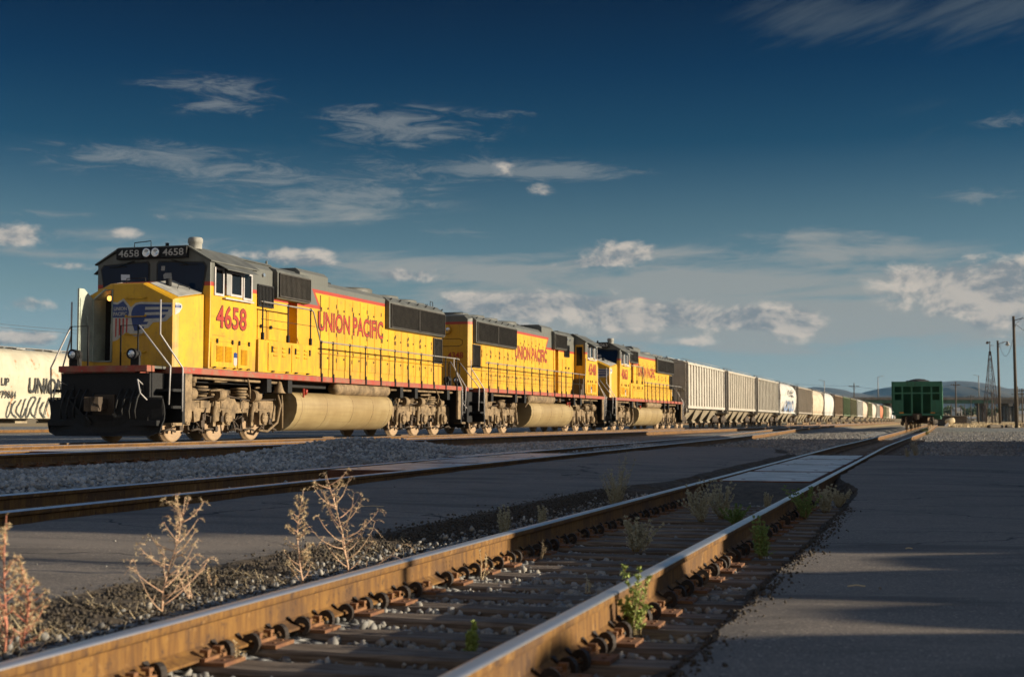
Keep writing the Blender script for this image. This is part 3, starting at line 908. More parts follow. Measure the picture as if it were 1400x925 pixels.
def tie_mesh(seed):
    r = random.Random(seed); mb = MB()
    L, W, H = 1.30 + r.uniform(-.03, .03), 0.112 + r.uniform(-.006, .008), 0.17
    secs = []
    N = 14
    for k in range(N + 1):
        y = lerp(-L, L, k / N)
        e = 0.006 if 0 < k < N else 0.012
        j = lambda a: r.uniform(-a, a)
        secs.append([(-W + j(.004), y + j(e), -H), (W + j(.004), y + j(e), -H), (W + j(.005), y + j(e), -.02 + j(.006)), (W - .016 + j(.005), y + j(e), 0 + j(.003)), (0 + j(.02), y, -.004 + j(.006)), (-W + .016 + j(.005), y + j(e), 0 + j(.003)), (-W + j(.005), y + j(e), -.02 + j(.006))])
    mb.loft(secs, 0, True, False)
    return mb.mesh('tie', M_WOOD)
def plate_mesh():
    mb = MB()
    mb.box(-.095, .095, -.19, .19, 0, .016)
    mb.box(-.095, .095, .079, .10, .016, .03); mb.box(-.095, .095, -.10, -.079, .016, .03)
    for sx in (-.055, .055):
        for sy in (-1, 1):
            if sx * sy > 0 or True:
                mb.box(sx - .009, sx + .009, sy * .088 - .009, sy * .088 + .009, .02, .05)
                mb.box(sx - .016, sx + .016, sy * .080 - .02, sy * .080 + .018, .048, .062)
    for sx in (-.03, .05):
        mb.cyl((sx, -.15, .014), (sx, -.15, .022), .010, n=6); mb.cyl((sx, .15, .014), (sx, .15, .022), .010, n=6)
    return mb.mesh('tie_plate', M_PLATE)
def anchor_mesh():
    """spring clip that grips the rail base: a thick hook with a turned-up lip"""
    mb = MB()
    outer = []; inner = []
    for k in range(11):
        a = lerp(R(165), R(-75), k / 10)
        outer.append((0.080 + 0.042 * math.cos(a), -.172 + 0.048 * math.sin(a)))
        inner.append((0.080 + 0.020 * math.cos(a), -.176 + 0.022 * math.sin(a)))
    poly = [(0.018, -.118), (0.012, -.128)] + [(0.03, -.150)] + list(reversed(inner))[-1:] + []
    lip = [(0.014, -.126), (0.028, -.144)]
    ring = lip + outer + list(reversed(inner)) + [(0.030, -.152)]
    for s_ in (-1, 1):
        mb.prism([(p[0] * s_, p[1]) for p in ring], 'x', -.016, .016)
    return mb.mesh('rail_anchor', M_ANCHOR)
TIE_VARIANTS = [tie_mesh(40 + k) for k in range(7)]
PLATE = plate_mesh(); ANCHOR = anchor_mesh()
def make_track(label, fr, s0, s1, line, tie_ranges, tie_step, fine=False, step=1.0, group=None):
    p0, z0 = line(s0)
    t = empty('railway_track', fr.at(s0, p0, z0), fr.rz)
    tag(t, label, 'railway track', group)
    path = []; s_ = s0
    while s_ <= s1:
        p, z = line(s_); path.append((s_ - s0, p - p0, z - z0)); s_ += step if s_ < 60 else step * 4
    rails = []
    for off in (0.755, -0.755):
        o = rail_mesh(path, off).build('rail', [M_RUST, M_HEAD], t)
        rails.append((o, off))
    r = random.Random(int(s1 * 7 + s0)); n = 0
    for (a, b) in tie_ranges:
        s_ = a
        while s_ < b and n < 100:
            p, z = line(s_)
            o = link_mesh('tie', r.choice(TIE_VARIANTS), t, (s_ - s0 + r.uniform(-.03, .03), p - p0 + r.uniform(-.05, .05), z - z0 - .201 + r.uniform(-.01, .002)), r.uniform(-.022, .022))
            if fine and s_ < 18 or (not fine and s_ < 30 and a < 20):
                for ro, off in rails:
                    link_mesh('tie_plate', PLATE, o, (0, off - (o.location.y - (p - p0)), .0), -o.rotation_euler.z)
                    if fine:
                        for sg in (-1, 1):
                            if r.random() < .1: continue
                            link_mesh('rail_anchor', ANCHOR, ro, (s_ - s0 + sg * r.uniform(.125, .185), p - p0 + off, z - z0 - r.uniform(0, .006)), r.uniform(-.28, .28))
            n += 1; s_ += tie_step * r.uniform(.94, 1.06)
    return t
make_track('nearest railway track, rusty rails on old wooden ties, leading to the green coal car', FN, 1.5, 330, near_line,
           [(2.2, 17.3), (35.6, 73)], 0.53, fine=True)
make_track('middle railway track with concrete crossing panels, beyond the first strip of asphalt', FM, -3, 300,
           lambda s: (7.43, .115 + 0.2 * sstep(s, 60, 120)), [(4, 18.5), (33, 80)], 0.53)
make_track('railway track just in front of the locomotives, half buried by a gravel heap', FL, -6, 420, lambda s: (14.65, .30), [(8, 60)], 0.55)
make_track('railway track carrying the yellow locomotives and the grain train', FL, -6, 520, lambda s: (18.15, .32), [(14, 66)], 0.55)
make_track('far railway track under the white hopper car at the left edge', FL, 20, 420, lambda s: (51.4, .32), [(55, 80)], 0.55, step=4)

# ---------------------------------------------------------------- concrete crossing panels
def panel_mesh(L, W):
    mb = MB()
    mb.box(0.03, L - .03, -W / 2 + .03, W / 2 - .03, -.18, 0.0, 0)
    for y in (-W / 2, W / 2 - .03): mb.box(0, L, y, y + .03, -.18, -.003, 1)
    for x in (0.0, L - .03): mb.box(x, x + .03, -W / 2 + .03, W / 2 - .03, -.18, -.003, 1)
    for x in (.5, L - .5):
        for y in (-.35, .35): mb.cyl((x, y, -.01), (x, y, .003), .03, n=10, mi=1)
    return mb.mesh('crossing_panel', [M_PANEL, M_PANELEDGE])
PANEL = panel_mesh(3.46, 1.30); PANEL_OUT = panel_mesh(3.66, 0.85)
def panel(fr, s_, p, z, label, me=PANEL, group='concrete crossing panels'):
    o = bpy.data.objects.new('crossing_panel', me); COL.objects.link(o)
    q = fr.at(s_, p, z); o.location = q; o.rotation_euler = (rng.uniform(-.004, .004), rng.uniform(-.002, .002), fr.rz)
    tag(o, label, 'crossing panel', group)
which = ['nearest', 'second', 'third', 'farthest']
for k in range(4):
    panel(FN, 19.8 + k * 3.86 + (0.0 if k == 0 else .06), 2.25, -.012, which[k] + ' of the four concrete panels between the rails of the nearest track')
for k in range(3):
    panel(FM, 19.5 + k * 3.86, 7.43, .10, ['nearest', 'middle', 'farthest'][k] + ' of the three concrete panels between the rails of the middle track')
panel(FM, 27.2, 8.75, .10, 'concrete panel outside the middle track, beside the end of the gravel heap', PANEL_OUT)
panel(FM, 31.06, 8.75, .10, 'concrete panel outside the middle track, on the side of the locomotives', PANEL_OUT)
for k in range(2):
    panel(FL, 21.2 + k * 3.86, 14.65, .285, ['left', 'right'][k] + ' one of the two concrete panels in the track in front of the locomotive', PANEL)
# ---------------------------------------------------------------- diesel locomotives (front towards -x, rail top at z = 0)
def louvers(mb, u0, u1, z0, z1, n, y, sg, mi=0):
    for k in range(n):
        z = lerp(z0, z1, (k + .5) / n); h = (z1 - z0) / n * .38
        mb.prism([(sg * y, z - h), (sg * (y + .028), z - h), (sg * y, z + h)], 'x', u0, u1, mi)
def grille(name, parent, u0, u1, z0, z1, y, sg, mat_in, bars, tilt=0.0):
    """recess of thin vertical bars in a frame"""
    mb = MB()
    mb.box(u0, u1, sg * (y + .0), sg * (y + .012), z0, z1, 0)
    n = max(4, int((u1 - u0) / .075))
    for k in range(n):
        u = lerp(u0 + .03, u1 - .03, k / (n - 1))
        mb.box(u - .008, u + .008, sg * (y + .012), sg * (y + .032), z0 + .03, z1 - .03, 0)
    fw = .035
    mb.box(u0, u1, sg * (y + .012), sg * (y + .045), z0, z0 + fw, 0); mb.box(u0, u1, sg * (y + .012), sg * (y + .045), z1 - fw, z1, 0)
    mb.box(u0, u0 + fw, sg * (y + .012), sg * (y + .045), z0 + fw, z1 - fw, 0); mb.box(u1 - fw, u1, sg * (y + .012), sg * (y + .045), z0 + fw, z1 - fw, 0)
    return mb.build(name, mat_in, parent)
def wheel_mesh(r=0.53):
    mb = MB()
    # outer face towards -y
    mb.lathe((0, 0, 0), (0, 1, 0), [(-.01, 0.001), (-.01, .13), (.015, .17), (.03, .36), (.012, .42), (0.0, .44), (-.0, r - .015), (.015, r), (.115, r + .006), (.125, r + .028), (.14, r + .028), (.145, r + .01), (.145, .3), (.12, .15), (.12, .001)], 32)
    mb.cyl((0, -.04, 0), (0, -.008, 0), .10, .12, 16)
    return mb.mesh('wheel', M_WHEEL)
WHEEL = wheel_mesh()
def truck_meshes():
    r = random.Random(5)
    fr = MB()
    prof = [(-2.75, .86), (-2.62, 1.00), (-1.55, 1.03), (-1.42, .92), (-.62, .92), (-.5, 1.04), (.5, 1.04), (.62, .92), (1.42, .92), (1.55, 1.03), (2.6, 1.00), (2.75, .86),
            (2.72, .5), (2.46, .46), (2.42, .72), (1.50, .72), (1.46, .46), (1.22, .5), (1.15, .70), (.55, .68), (.50, .46), (.26, .5), (.25, .74), (-.25, .74), (-.26, .5), (-.50, .46), (-.55, .68), (-1.15, .70), (-1.22, .5), (-1.46, .46), (-1.50, .72), (-2.42, .72), (-2.46, .46), (-2.72, .5)]
    for sg in (-1, 1):
        fr.prism(prof, 'y', sg * 1.00, sg * 1.13)
        for x in (-2.0, -1.0, 0, 1.0, 2.0):          # cast ribs and pads on the frame
            fr.box(x - .22, x + .22, sg * 1.13, sg * 1.155, .80, .97)
        for x in (-1.0, 1.0):                         # secondary spring stack
            for k in range(4): fr.cyl((x, sg * .98, 1.06 + k * .07), (x, sg * .98, 1.11 + k * .07), .22 if k % 2 else .19, n=16)
        fr.box(-2.3, 2.3, sg * .5, sg * .98, .75, .98)
    fr.box(-2.5, -2.3, -1.0, 1.0, .7, .95); fr.box(2.3, 2.5, -1.0, 1.0, .7, .95); fr.box(-.6, .6, -.95, .95, .95, 1.25)
    box = MB()                                        # journal box with cover and spring seats
    box.box(-.20, .20, -.10, .10, -.16, .20); box.cyl((0, -.10, 0), (0, -.17, 0), .15, .14, 14)
    for a in range(6): box.cyl((.11 * math.cos(a), -.16, .11 * math.sin(a)), (.11 * math.cos(a), -.185, .11 * math.sin(a)), .018, n=6)
    box.box(-.34, .34, -.06, .06, .16, .22)
    for x in (-.27, .27): box.cyl((x, 0, .2), (x, 0, .36), .07, n=10)
    cyl_ = MB(); cyl_.cyl((-.22, 0, 0), (.10, 0, 0), .15, .15, 18); cyl_.cyl((.10, 0, 0), (.20, 0, 0), .15, .08, 18); cyl_.cyl((-.45, 0, 0), (-.22, 0, 0), .028, n=8); cyl_.cyl((-.26, 0, 0), (-.22, 0, 0), .165, n=18)
    damp = MB(); damp.cyl((0, 0, 0), (.10, 0, .42), .055, n=10); damp.cyl((.08, 0, .36), (.17, 0, .72), .035, n=8); damp.box(-.06, .06, -.05, .05, -.06, .04); damp.box(.11, .23, -.05, .05, .68, .78)
    rig = MB()                                        # brake rigging: levers, rods, hoses, sand pipes
    for sg in (-1, 1):
        for x in (-2.55, -1.3, -.62, .62, 1.3, 2.55):
            rig.tube([(x, sg * 1.05, .5), (x + .08, sg * 1.12, .36), (x + .2, sg * 1.06, .2)], .022, 6)
            rig.box(x - .05, x + .05, sg * .78, sg * .9, .2, .66)
            rig.tube([(x - .25, sg * 1.1, .26), (x, sg * 1.13, .3), (x + .28, sg * 1.1, .25)], .03, 6)
        for k in range(16):
            x = r.uniform(-2.6, 2.6); z = r.uniform(.2, .62)
            rig.tube([(x, sg * 1.1, z), (x + r.uniform(-.2, .2), sg * (1.14 + r.uniform(0, .06)), z + r.uniform(-.05, .15)), (x + r.uniform(-.3, .3), sg * 1.1, z + r.uniform(.05, .4))], r.uniform(.012, .025), 5)
        for k in range(10):
            x = r.uniform(-2.6, 2.6); z = r.uniform(.25, .6); a = r.uniform(.04, .09)
            rig.box(x - a, x + a, sg * 1.08, sg * (1.12 + r.uniform(.02, .08)), z - a, z + a)
        rig.tube([(-2.7, sg * 1.14, .98), (-1.4, sg * 1.17, 1.0), (-.2, sg * 1.17, 1.12), (1.2, sg * 1.17, 1.0), (2.7, sg * 1.14, 1.05)], .02, 6)
    inn = MB(); inn.box(-2.6, 2.6, -.70, .70, .25, 1.18); INNER.append(inn.mesh('traction_motors', M_BLACK))
    return (fr.mesh('truck', M_DUST), box.mesh('journal_box', M_DUST), cyl_.mesh('brake_cylinder', M_DUST), damp.mesh('damper', M_DUST), rig.mesh('brake_rigging', M_DUST_DARK))
INNER = []
TRUCK = truck_meshes()
def add_truck(root, uc):
    t = link_mesh('truck', TRUCK[0], root, (uc, 0, 0))
    for x in (-1.95, 0, 1.95):
        for sg in (-1, 1):
            link_mesh('wheel', WHEEL, t, (x, sg * .86, .53), 0 if sg < 0 else math.pi)
            link_mesh('journal_box', TRUCK[1], t, (x, sg * 1.08, .55), 0 if sg < 0 else math.pi)
    for sg in (-1, 1):
        for x in (-1.75, -.35, 1.5): link_mesh('brake_cylinder', TRUCK[2], t, (x, sg * 1.18, 1.12))
        for x in (-2.6, -.72, 1.22): link_mesh('damper', TRUCK[3], t, (x, sg * 1.2, .42))
    link_mesh('brake_rigging', TRUCK[4], t); link_mesh('traction_motors', INNER[0], t)
    return t

def door_leaf(u0, u1, z0, z1, y, sg):
    mb = MB(); mb.box(u0 + .012, u1 - .012, sg * y, sg * (y + .02), z0, z1)
    return mb
def circle(cx, cz, rx, rz_, a0, a1, n):
    return [(cx + rx * math.cos(R(lerp(a0, a1, k / n))), cz + rz_ * math.sin(R(lerp(a0, a1, k / n)))) for k in range(n + 1)]
def flat(poly, u, dz, mat, name, parent):
    """a flat painted shape on the nose front (X = towards the near side, Z = height)"""
    mb = MB(); mb.prism([(-x, z) for x, z in poly], 'x', u - dz - .0015, u - dz)
    return mb.build(name, mat, parent)

def make_loco(number, label, s_c, flip, open_door, seed):
    r = random.Random(seed)
    root = empty('diesel_locomotive', FL.at(s_c, 18.15, .32), FL.rz + (math.pi if flip else 0))
    tag(root, label, 'locomotive', 'yellow diesel locomotives')
    # frame ------------------------------------------------------------
    f = MB()
    f.box(-9.62, 9.62, -1.57, 1.57, 1.565, 1.70, 0)
    f.box(-10.3, -9.62, -.78, .78, 1.565, 1.70, 0); f.box(9.62, 10.3, -.78, .78, 1.565, 1.70, 0)
    f.box(-9.60, 9.60, -1.55, 1.55, 1.70, 1.712, 1)
    fo = f.build('frame', [M_REDSILL, M_GREY], root, .008)
    b = MB(); b.box(-10.1, 10.1, -.55, .55, 1.15, 1.56); b.box(-9.4, 9.4, -1.1, 1.1, 1.40, 1.56)
    for u in (-5.2, -4.0, 4.0, 5.3, 8.4): b.box(u - .12, u + .12, -1.5, 1.5, 1.22, 1.565)
    b.build('center_sill', M_BLACK, root)
    for sg in (-1, 1):
        p = MB()
        for k in range(18):
            u = r.uniform(-9.2, 9.2)
            if -3.8 < u < 3.4 and r.random() < .5: continue
            z = r.uniform(1.2, 1.5); y = sg * r.uniform(1.1, 1.42)
            k2 = r.random()
            if k2 < .45: p.tube([(u, y, z), (u + r.uniform(.3, 1.3), y, z + r.uniform(-.03, .03))], r.uniform(.018, .04), 6)
            elif k2 < .75:
                t2 = MB(); t2.cyl((u, y, z - .08), (u, y, z + .1), r.uniform(.05, .10), n=10); t2.build('air_filter', M_DUST, root)
            else: p.tube([(u, y, 1.55), (u + r.uniform(-.15, .15), y + sg * .05, 1.3), (u + r.uniform(-.3, .3), y, 1.05)], .022, 6)
        p.tube([(-9.2, sg * 1.3, 1.50), (-3.7, sg * 1.3, 1.48)], .035, 8); p.tube([(3.4, sg * 1.35, 1.46), (9.3, sg * 1.35, 1.48)], .035, 8)
        p.build('underframe_piping', [M_DUST], root)
        p = MB(); p.lathe((-4.35, sg * 1.35, 1.52), (0, 0, -1), [(0, .03), (.04, .07), (.12, .09), (.25, .13), (.31, .18), (.31, .15), (.2, .1)], 16); p.build('bell', M_DUST, root)
    # ends: pilot, steps, coupler ---------------------------------------
    for e in (-1, 1):
        q = MB(); q.box(e * 10.22, e * 10.30, -1.14, 1.14, .45, 1.56); q.box(e * 9.7, e * 10.22, -.5, .5, .5, 1.5)
        for y in (-.9, .9): q.box(e * 10.30, e * 10.33, y - .12, y + .12, .9, 1.3)
        q.build('pilot', M_BLACK, root, .01)
        a = MB(); a.box(e * 10.10, e * 10.42, -1.14, 1.14, 1.585, 1.725, 0); a.box(e * 9.62, e * 10.10, -1.14, 1.14, 1.66, 1.72, 1)
        a.build('anticlimber', [M_REDSILL, M_GREY], root, .01)
        c = MB(); c.box(e * 10.3, e * 10.62, -.11, .11, .74, .98); c.prism([(e * 10.62, -.16), (e * 10.80, -.17), (e * 10.88, -.02), (e * 10.80, .04), (e * 10.86, .17), (e * 10.7, .2), (e * 10.62, .14)], 'z', .70, 1.02)
        c.box(e * 10.3, e * 10.36, -.28, .28, .62, 1.08)
        c.build('coupler', M_DUST_DARK, root, .012)
        for y in (-.95, -.8, -.62, -.45, .45, .62, .8, .95):
            h = MB(); h.tube([(e * 10.32, y, 1.2), (e * 10.46, y + .02, 1.0), (e * 10.52, y + .05, .72), (e * 10.42, y + .09, .55)], .022, 6); h.build('air_hose', M_RUBBER, root)
        h = MB(); h.tube([(e * 10.33, .25, 1.1), (e * 10.55, .3, .6), (e * 10.6, .15, .42)], .03, 7); h.build('air_hose', M_RUBBER, root)
        for sg in (-1, 1):
            w = MB()
            w.box(e * 9.50, e * 9.62, sg * .80, sg * 1.57, .42, 1.56, 0); w.box(e * 9.2, e * 9.50, sg * 1.50, sg * 1.57, .55, 1.56, 1)
            w.box(e * 9.62, e * 10.22, sg * 1.10, sg * 1.14, .42, 1.56, 0)
            for z in (.42, .80, 1.18):
                w.box(e * 9.62, e * 10.02, sg * 1.14, sg * 1.55, z, z + .025, 0)
                w.box(e * 10.02, e * 10.04, sg * 1.14, sg * 1.55, z - .035, z + .027, 2 if z < .5 else 0); w.box(e * 9.62, e * 10.02, sg * 1.55, sg * 1.57, z - .035, z + .027, 2 if z < .5 else 0)
            w.build('step_well', [M_BLACK, M_DUST, M_DUST], root)  # lit look put into the colour: side plate and lowest tread edges paler
            g = MB()
            hr = .019
            g.tube([(e * 9.64, sg * 1.58, .70), (e * 9.64, sg * 1.58, 1.68), (e * 9.92, sg * 1.16, 2.44), (e * 9.92, sg * 1.16, 3.22 if e < 0 else 2.75)], hr, 8)
            g.tube([(e * 10.12, sg * 1.52, .85), (e * 10.12, sg * 1.55, 1.70), (e * 10.35, sg * .88, 2.62)], hr, 8)
            g.build('step_handrail', M_STEEL, root)
            g = MB()
            g.tube([(e * 10.35, sg * .86, 1.72), (e * 10.35, sg * .86, 2.62), (e * 10.35, sg * .42, 2.62), (e * 10.35, sg * .42, 1.72)], .020, 8)
            g.box(e * 10.31, e * 10.37, sg * .82, sg * .90, 1.72, 1.95)
            g.build('end_handrail', M_BLACK, root)
            cu = MB(); cu.tube([(e * 10.33, sg * .98, 1.30), (e * 10.6, sg * 1.02, 1.40), (e * 10.62, sg * 1.10, 1.1), (e * 10.5, sg * 1.2, .95)], .016, 6)
            cu.build('cut_lever', M_STEEL, root)
            dl = MB(); dl.cyl((e * 10.22, sg * .76, 1.98), (e * 10.46, sg * .76, 1.98), .11, .125, 16, 0); dl.box(e * 10.2, e * 10.36, sg * .76 - .08, sg * .76 + .08, 1.72, 1.90, 0)
            d = dl.build('ditch_light', [M_BLACK], root)
            l = MB(); l.lathe((e * 10.44, sg * .76, 1.98), (e, 0, 0), [(0, .11), (.01, .1), (.03, .06), (.036, .001)], 16); l.build('lamp_lens', M_LENS, d)
    # plow at the front
    pl = MB(); secs = []
    for y in (-1.47, -1.42, -1.2, -.8, -.35, 0, .35, .8, 1.2, 1.42, 1.47):
        ub = -10.62 + .34 * (abs(y) / 1.5) ** 1.3
        tp = .98 if abs(y) > .5 else .62
        bt = .15 if abs(y) < 1.3 else .24 if abs(y) < 1.45 else .42
        prof = [(ub - .02, tp), (ub + .05, lerp(bt, tp, .72)), (ub + .08, lerp(bt, tp, .42)), (ub + .05, lerp(bt, tp, .16)), (ub - .03, bt)]
        secs.append([(u, y, z) for u, z in prof] + [(u + .035, y, z) for u, z in reversed(prof)])
    pl.loft(secs, 0, True, False)
    for y in (-1.1, -.55, .55, 1.1):
        pl.prism([(-10.30, .9), (-10.34, .3), (-10.22, .3), (-10.22, .9)], 'y', y - .02, y + .02)
    pl.box(-10.42, -10.28, -1.4, 1.4, .38, .5)
    pl.tube([(-10.29, -1.45, 1.0), (-10.5, -.62, 1.0)], .02, 6); pl.tube([(-10.5, .62, 1.0), (-10.29, 1.45, 1.0)], .02, 6)
    pl.build('snow_plow', M_BLACK, root, .006)
    # nose -------------------------------------------------------------
    UF = -9.5
    n_ = MB()
    fr_s = [(-1.25, 1.712), (-1.25, 3.28), (-.45, 3.66), (.45, 3.66), (1.25, 3.28), (1.25, 1.712)]
    bk_s = [(-1.38, 1.712), (-1.38, 3.46), (-.5, 3.82), (.5, 3.82), (1.38, 3.46), (1.38, 1.712)]
    mid_s = [(-1.30, 1.712), (-1.30, 3.30), (-.46, 3.675), (.46, 3.675), (1.30, 3.30), (1.30, 1.712)]
    secs = [[(UF, y * .975, z if z < 2 else z - .03) for y, z in fr_s], [(UF + .05, y, z) for y, z in fr_s], [(UF + .14, y, z) for y, z in mid_s], [(-8.30, y, z) for y, z in bk_s]]
    n_.loft(secs, 0, False, False, True)
    # front face with the doorway on the far side: y .36 .. .86
    fw = [(y * .975, z if z < 2 else z - .03) for y, z in fr_s]
    X = lambda p: (UF, p[0], p[1])
    ztop = lambda y: 3.63 if abs(y) <= .439 else lerp(3.63, 3.25, (abs(y) - .439) / (1.219 - .439))
    dy0, dy1, dz0, dz1, dz2 = .36, .86, 1.86, 3.52, 3.30
    def quad(ps): n_.add([X(p) for p in ps], [tuple(range(len(ps)))])
    quad([(-1.219, 1.712), (dy0, 1.712), (dy0, ztop(dy0)), (-.439, 3.63), (-1.219, 3.25)])
    quad([(dy1, 1.712), (1.219, 1.712), (1.219, 3.25), (dy1, ztop(dy1))])
    quad([(dy0, 1.712), (dy1, 1.712), (dy1, dz0), (dy0, dz0)])
    quad([(dy0, dz1), (dy0 + .2, dz1), (dy1, dz2), (dy1, ztop(dy1)), (.439, 3.63), (dy0, 3.63)])
    for y0, z0, y1, z1 in ((dy0, dz0, dy1, dz0), (dy1, dz0, dy1, dz2), (dy1, dz2, dy0 + .2, dz1), (dy0 + .2, dz1, dy0, dz1), (dy0, dz1, dy0, dz0)):
        n_.add([(UF, y0, z0), (UF, y1, z1), (UF + .5, y1, z1), (UF + .5, y0, z0)], [(0, 1, 2, 3)], 1)
    n_.add([(UF + .5, y, z) for y, z in ((dy0, dz0), (dy1, dz0), (dy1, dz2), (dy0 + .2, dz1), (dy0, dz1))], [(0, 1, 2, 3, 4)], 2)
    nose = n_.build('nose', [M_PAINT, M_INNER, M_BLACK], root, 0)
    rim = MB()
    ring = [(dy0, dz0), (dy1, dz0), (dy1, dz2), (dy0 + .2, dz1), (dy0, dz1)]
    rim.tube([(UF - .01, y, z) for y, z in ring + ring[:1]], .022, 6)
    rim.build('door_frame', M_INNER, nose)
    leaf = MB()
    if open_door:
        leaf.prism([(UF - .02, dz0), (UF - .56, dz0), (UF - .56, dz1), (UF - .36, dz1), (UF - .02, dz2 + .02)], 'y', dy1 + .01, dy1 + .046, 1)
        leaf.prism([(UF - .03, dz0 + .01), (UF - .55, dz0 + .01), (UF - .55, dz1 - .01), (UF - .36, dz1 - .01), (UF - .03, dz2)], 'y', dy1 + .048, dy1 + .058, 0)
        leaf.tube([(UF - .3, dy1 - .01, 2.9), (UF - .3, dy1 - .05, 2.86), (UF - .3, dy1 - .05, 2.74), (UF - .3, dy1 - .01, 2.7)], .012, 6, 1)
        leaf.box(UF - .52, UF - .46, dy1 - .005, dy1 + .012, 2.0, 3.3, 1)
        bl = MB(); bl.lathe((UF + .25, .60, 3.40), (0, 0, -1), [(0, .03), (.02, .05), (.07, .055), (.11, .03), (.12, .001)], 12)
        bl.build('bulb', M_BULB, nose)
        cb = MB(); cb.box(UF + .3, UF + .48, .44, .60, 1.87, 2.75); cb.build('locker', M_WHITE, nose, .01)
    else:
        leaf.prism([(dy0 + .01, dz0), (dy1 - .01, dz0), (dy1 - .01, dz2), (dy0 + .19, dz1), (dy0 + .01, dz1)], 'x', UF - .025, UF + .02)
        leaf.cyl((UF - .05, dy0 + .1, 2.6), (UF - .02, dy0 + .1, 2.6), .03, n=8)
    leaf.build('nose_door', [M_YELLOW, M_INNER], root)
    for sg in (-1, 1):
        nt_ = MB()
        nt_.add([(UF + .2, sg * .50, 3.672), (UF + .2, sg * 1.24, 3.335), (-8.37, sg * 1.33, 3.49), (-8.37, sg * .54, 3.818),
                 (UF + .2, sg * .50, 3.68), (UF + .2, sg * 1.24, 3.343), (-8.37, sg * 1.33, 3.498), (-8.37, sg * .54, 3.826)],
                [(0, 1, 2, 3), (4, 7, 6, 5), (0, 4, 5, 1), (1, 5, 6, 2), (2, 6, 7, 3), (3, 7, 4, 0)])
        nt_.build('nonslip_panel', M_NONSLIP, nose)
    for z in (3.30, 2.88, 2.47, 2.05):
        g = MB(); g.tube([(UF, -.02, z + .02), (UF - .07, -.02, z), (UF - .07, -.52, z), (UF, -.52, z + .02)], .013, 6)
        g.cyl((UF - .004, -.02, z + .02), (UF - .02, -.02, z + .02), .03, n=8); g.cyl((UF - .004, -.52, z + .02), (UF - .02, -.52, z + .02), .03, n=8)
        g.build('grab_iron', M_YELLOW, root)
    g = MB(); g.tube([(-9.2, .18, 3.70), (-9.2, .18, 3.80), (-9.2, -.32, 3.80), (-9.2, -.32, 3.70)], .012, 6); g.cyl((-8.9, -.75, 3.60), (-8.9, -.75, 3.80), .07, n=10)
    g.tube([(-8.85, -.95, 3.55), (-8.85, -.98, 3.66), (-8.55, -1.1, 3.62), (-8.55, -1.08, 3.5)], .010, 6)
    g.build('nose_fittings', M_BLACK, root)
    # winged shield on the nose front, cut off by the doorway
    ux = UF - .004
    def G(poly, lay, mat, name): return flat(poly, ux, lay, mat, name, root)
    em = G([(-.35, 3.24), (-.22, 3.22), (-.06, 3.31), (.06, 3.18), (.13, 3.10), (.26, 3.20), (.40, 3.22), (1.215, 3.18), (1.215, 2.90), (1.05, 2.76), (.72, 2.74), (.60, 2.62), (.48, 2.60), (.44, 2.46), (.26, 2.42), (.06, 2.52), (-.08, 2.47), (-.20, 2.36), (-.33, 2.32), (-.35, 2.4)], .002, M_LOGOWHITE, 'winged_emblem')
    def H(poly, mat, name='emblem_field', lay=.005):
        o = flat(poly, ux, lay, mat, name, em); return o
    H([(-.35, 3.19), (-.22, 3.17), (-.07, 3.25), (.04, 3.13), (.09, 2.99), (.06, 2.87), (-.35, 2.87)], M_BLUE)
    for k in range(4):
        a = -.27 + k * .095; H([(a, 2.85), (a + .042, 2.85), (a + .042 - .01, 2.44 + .03 * k), (a, 2.41 + .03 * k)], M_LOGORED, 'emblem_stripe')
    H([(.15, 2.98), (.19, 3.08), (.27, 3.15), (.38, 3.17), (.52, 3.165), (.50, 2.98), (.50, 2.80), (.42, 2.72), (.38, 2.62), (.34, 2.56), (.24, 2.55), (.18, 2.72), (.15, 2.86)], M_BLUE)
    H([(.50, 3.165), (1.19, 3.14), (1.19, 3.085), (.50, 3.10)], M_BLUE, 'emblem_bar')
    H([(.50, 3.035), (1.12, 3.03), (1.10, 2.975), (.50, 2.975)], M_BLUE, 'emblem_bar')
    H([(.50, 2.91), (1.06, 2.91), (.99, 2.835), (.50, 2.83)], M_BLUE, 'emblem_bar')
    H([(.42, 2.76), (.60, 2.76), (.56, 2.70), (.42, 2.70)], M_BLUE, 'emblem_bar')
    H([(.36, 2.64), (.50, 2.65), (.46, 2.59), (.34, 2.575)], M_BLUE, 'emblem_bar')
    tip = MB(); tp = [(UF + .05, -1.256, 2.91, 3.185), (UF + .14, -1.306, 2.96, 3.18), (UF + .20, -1.312, 3.02, 3.175), (UF + .25, -1.317, 3.08, 3.14)]
    tip.add([q for u, y, a, c_ in tp for q in ((u, y, a), (u, y, c_))], [(2 * k, 2 * k + 1, 2 * k + 3, 2 * k + 2) for k in range(3)], 0)
    tip.add([q for u, y, a, c_ in tp[:3] for q in ((u, y - .008, 3.075), (u, y - .008, 3.135))], [(2 * k, 2 * k + 1, 2 * k + 3, 2 * k + 2) for k in range(2)], 1)
    tip.build('emblem_tip', [M_LOGOWHITE, M_BLUE], root)
    lettering('UNION', M_LOGOWHITE, .34, .085, face_matrix((ux - .003, .31, 3.03), (0, -1, 0), (0, 0, 1)), em, bold=.02)
    lettering('PACIFIC', M_LOGOWHITE, .36, .085, face_matrix((ux - .003, .32, 2.91), (0, -1, 0), (0, 0, 1)), em, bold=.02)
    # cab --------------------------------------------------------------
    c = MB()
    sec = [(-1.50, 1.712), (-1.53, 3.0), (-1.53, 4.26), (-.90, 4.60), (.90, 4.60), (1.53, 4.26), (1.53, 3.0), (1.50, 1.712)]
    c.prism(sec, 'x', -8.34, -5.98)
    cab = c.build('cab', M_PAINT, root, .02)
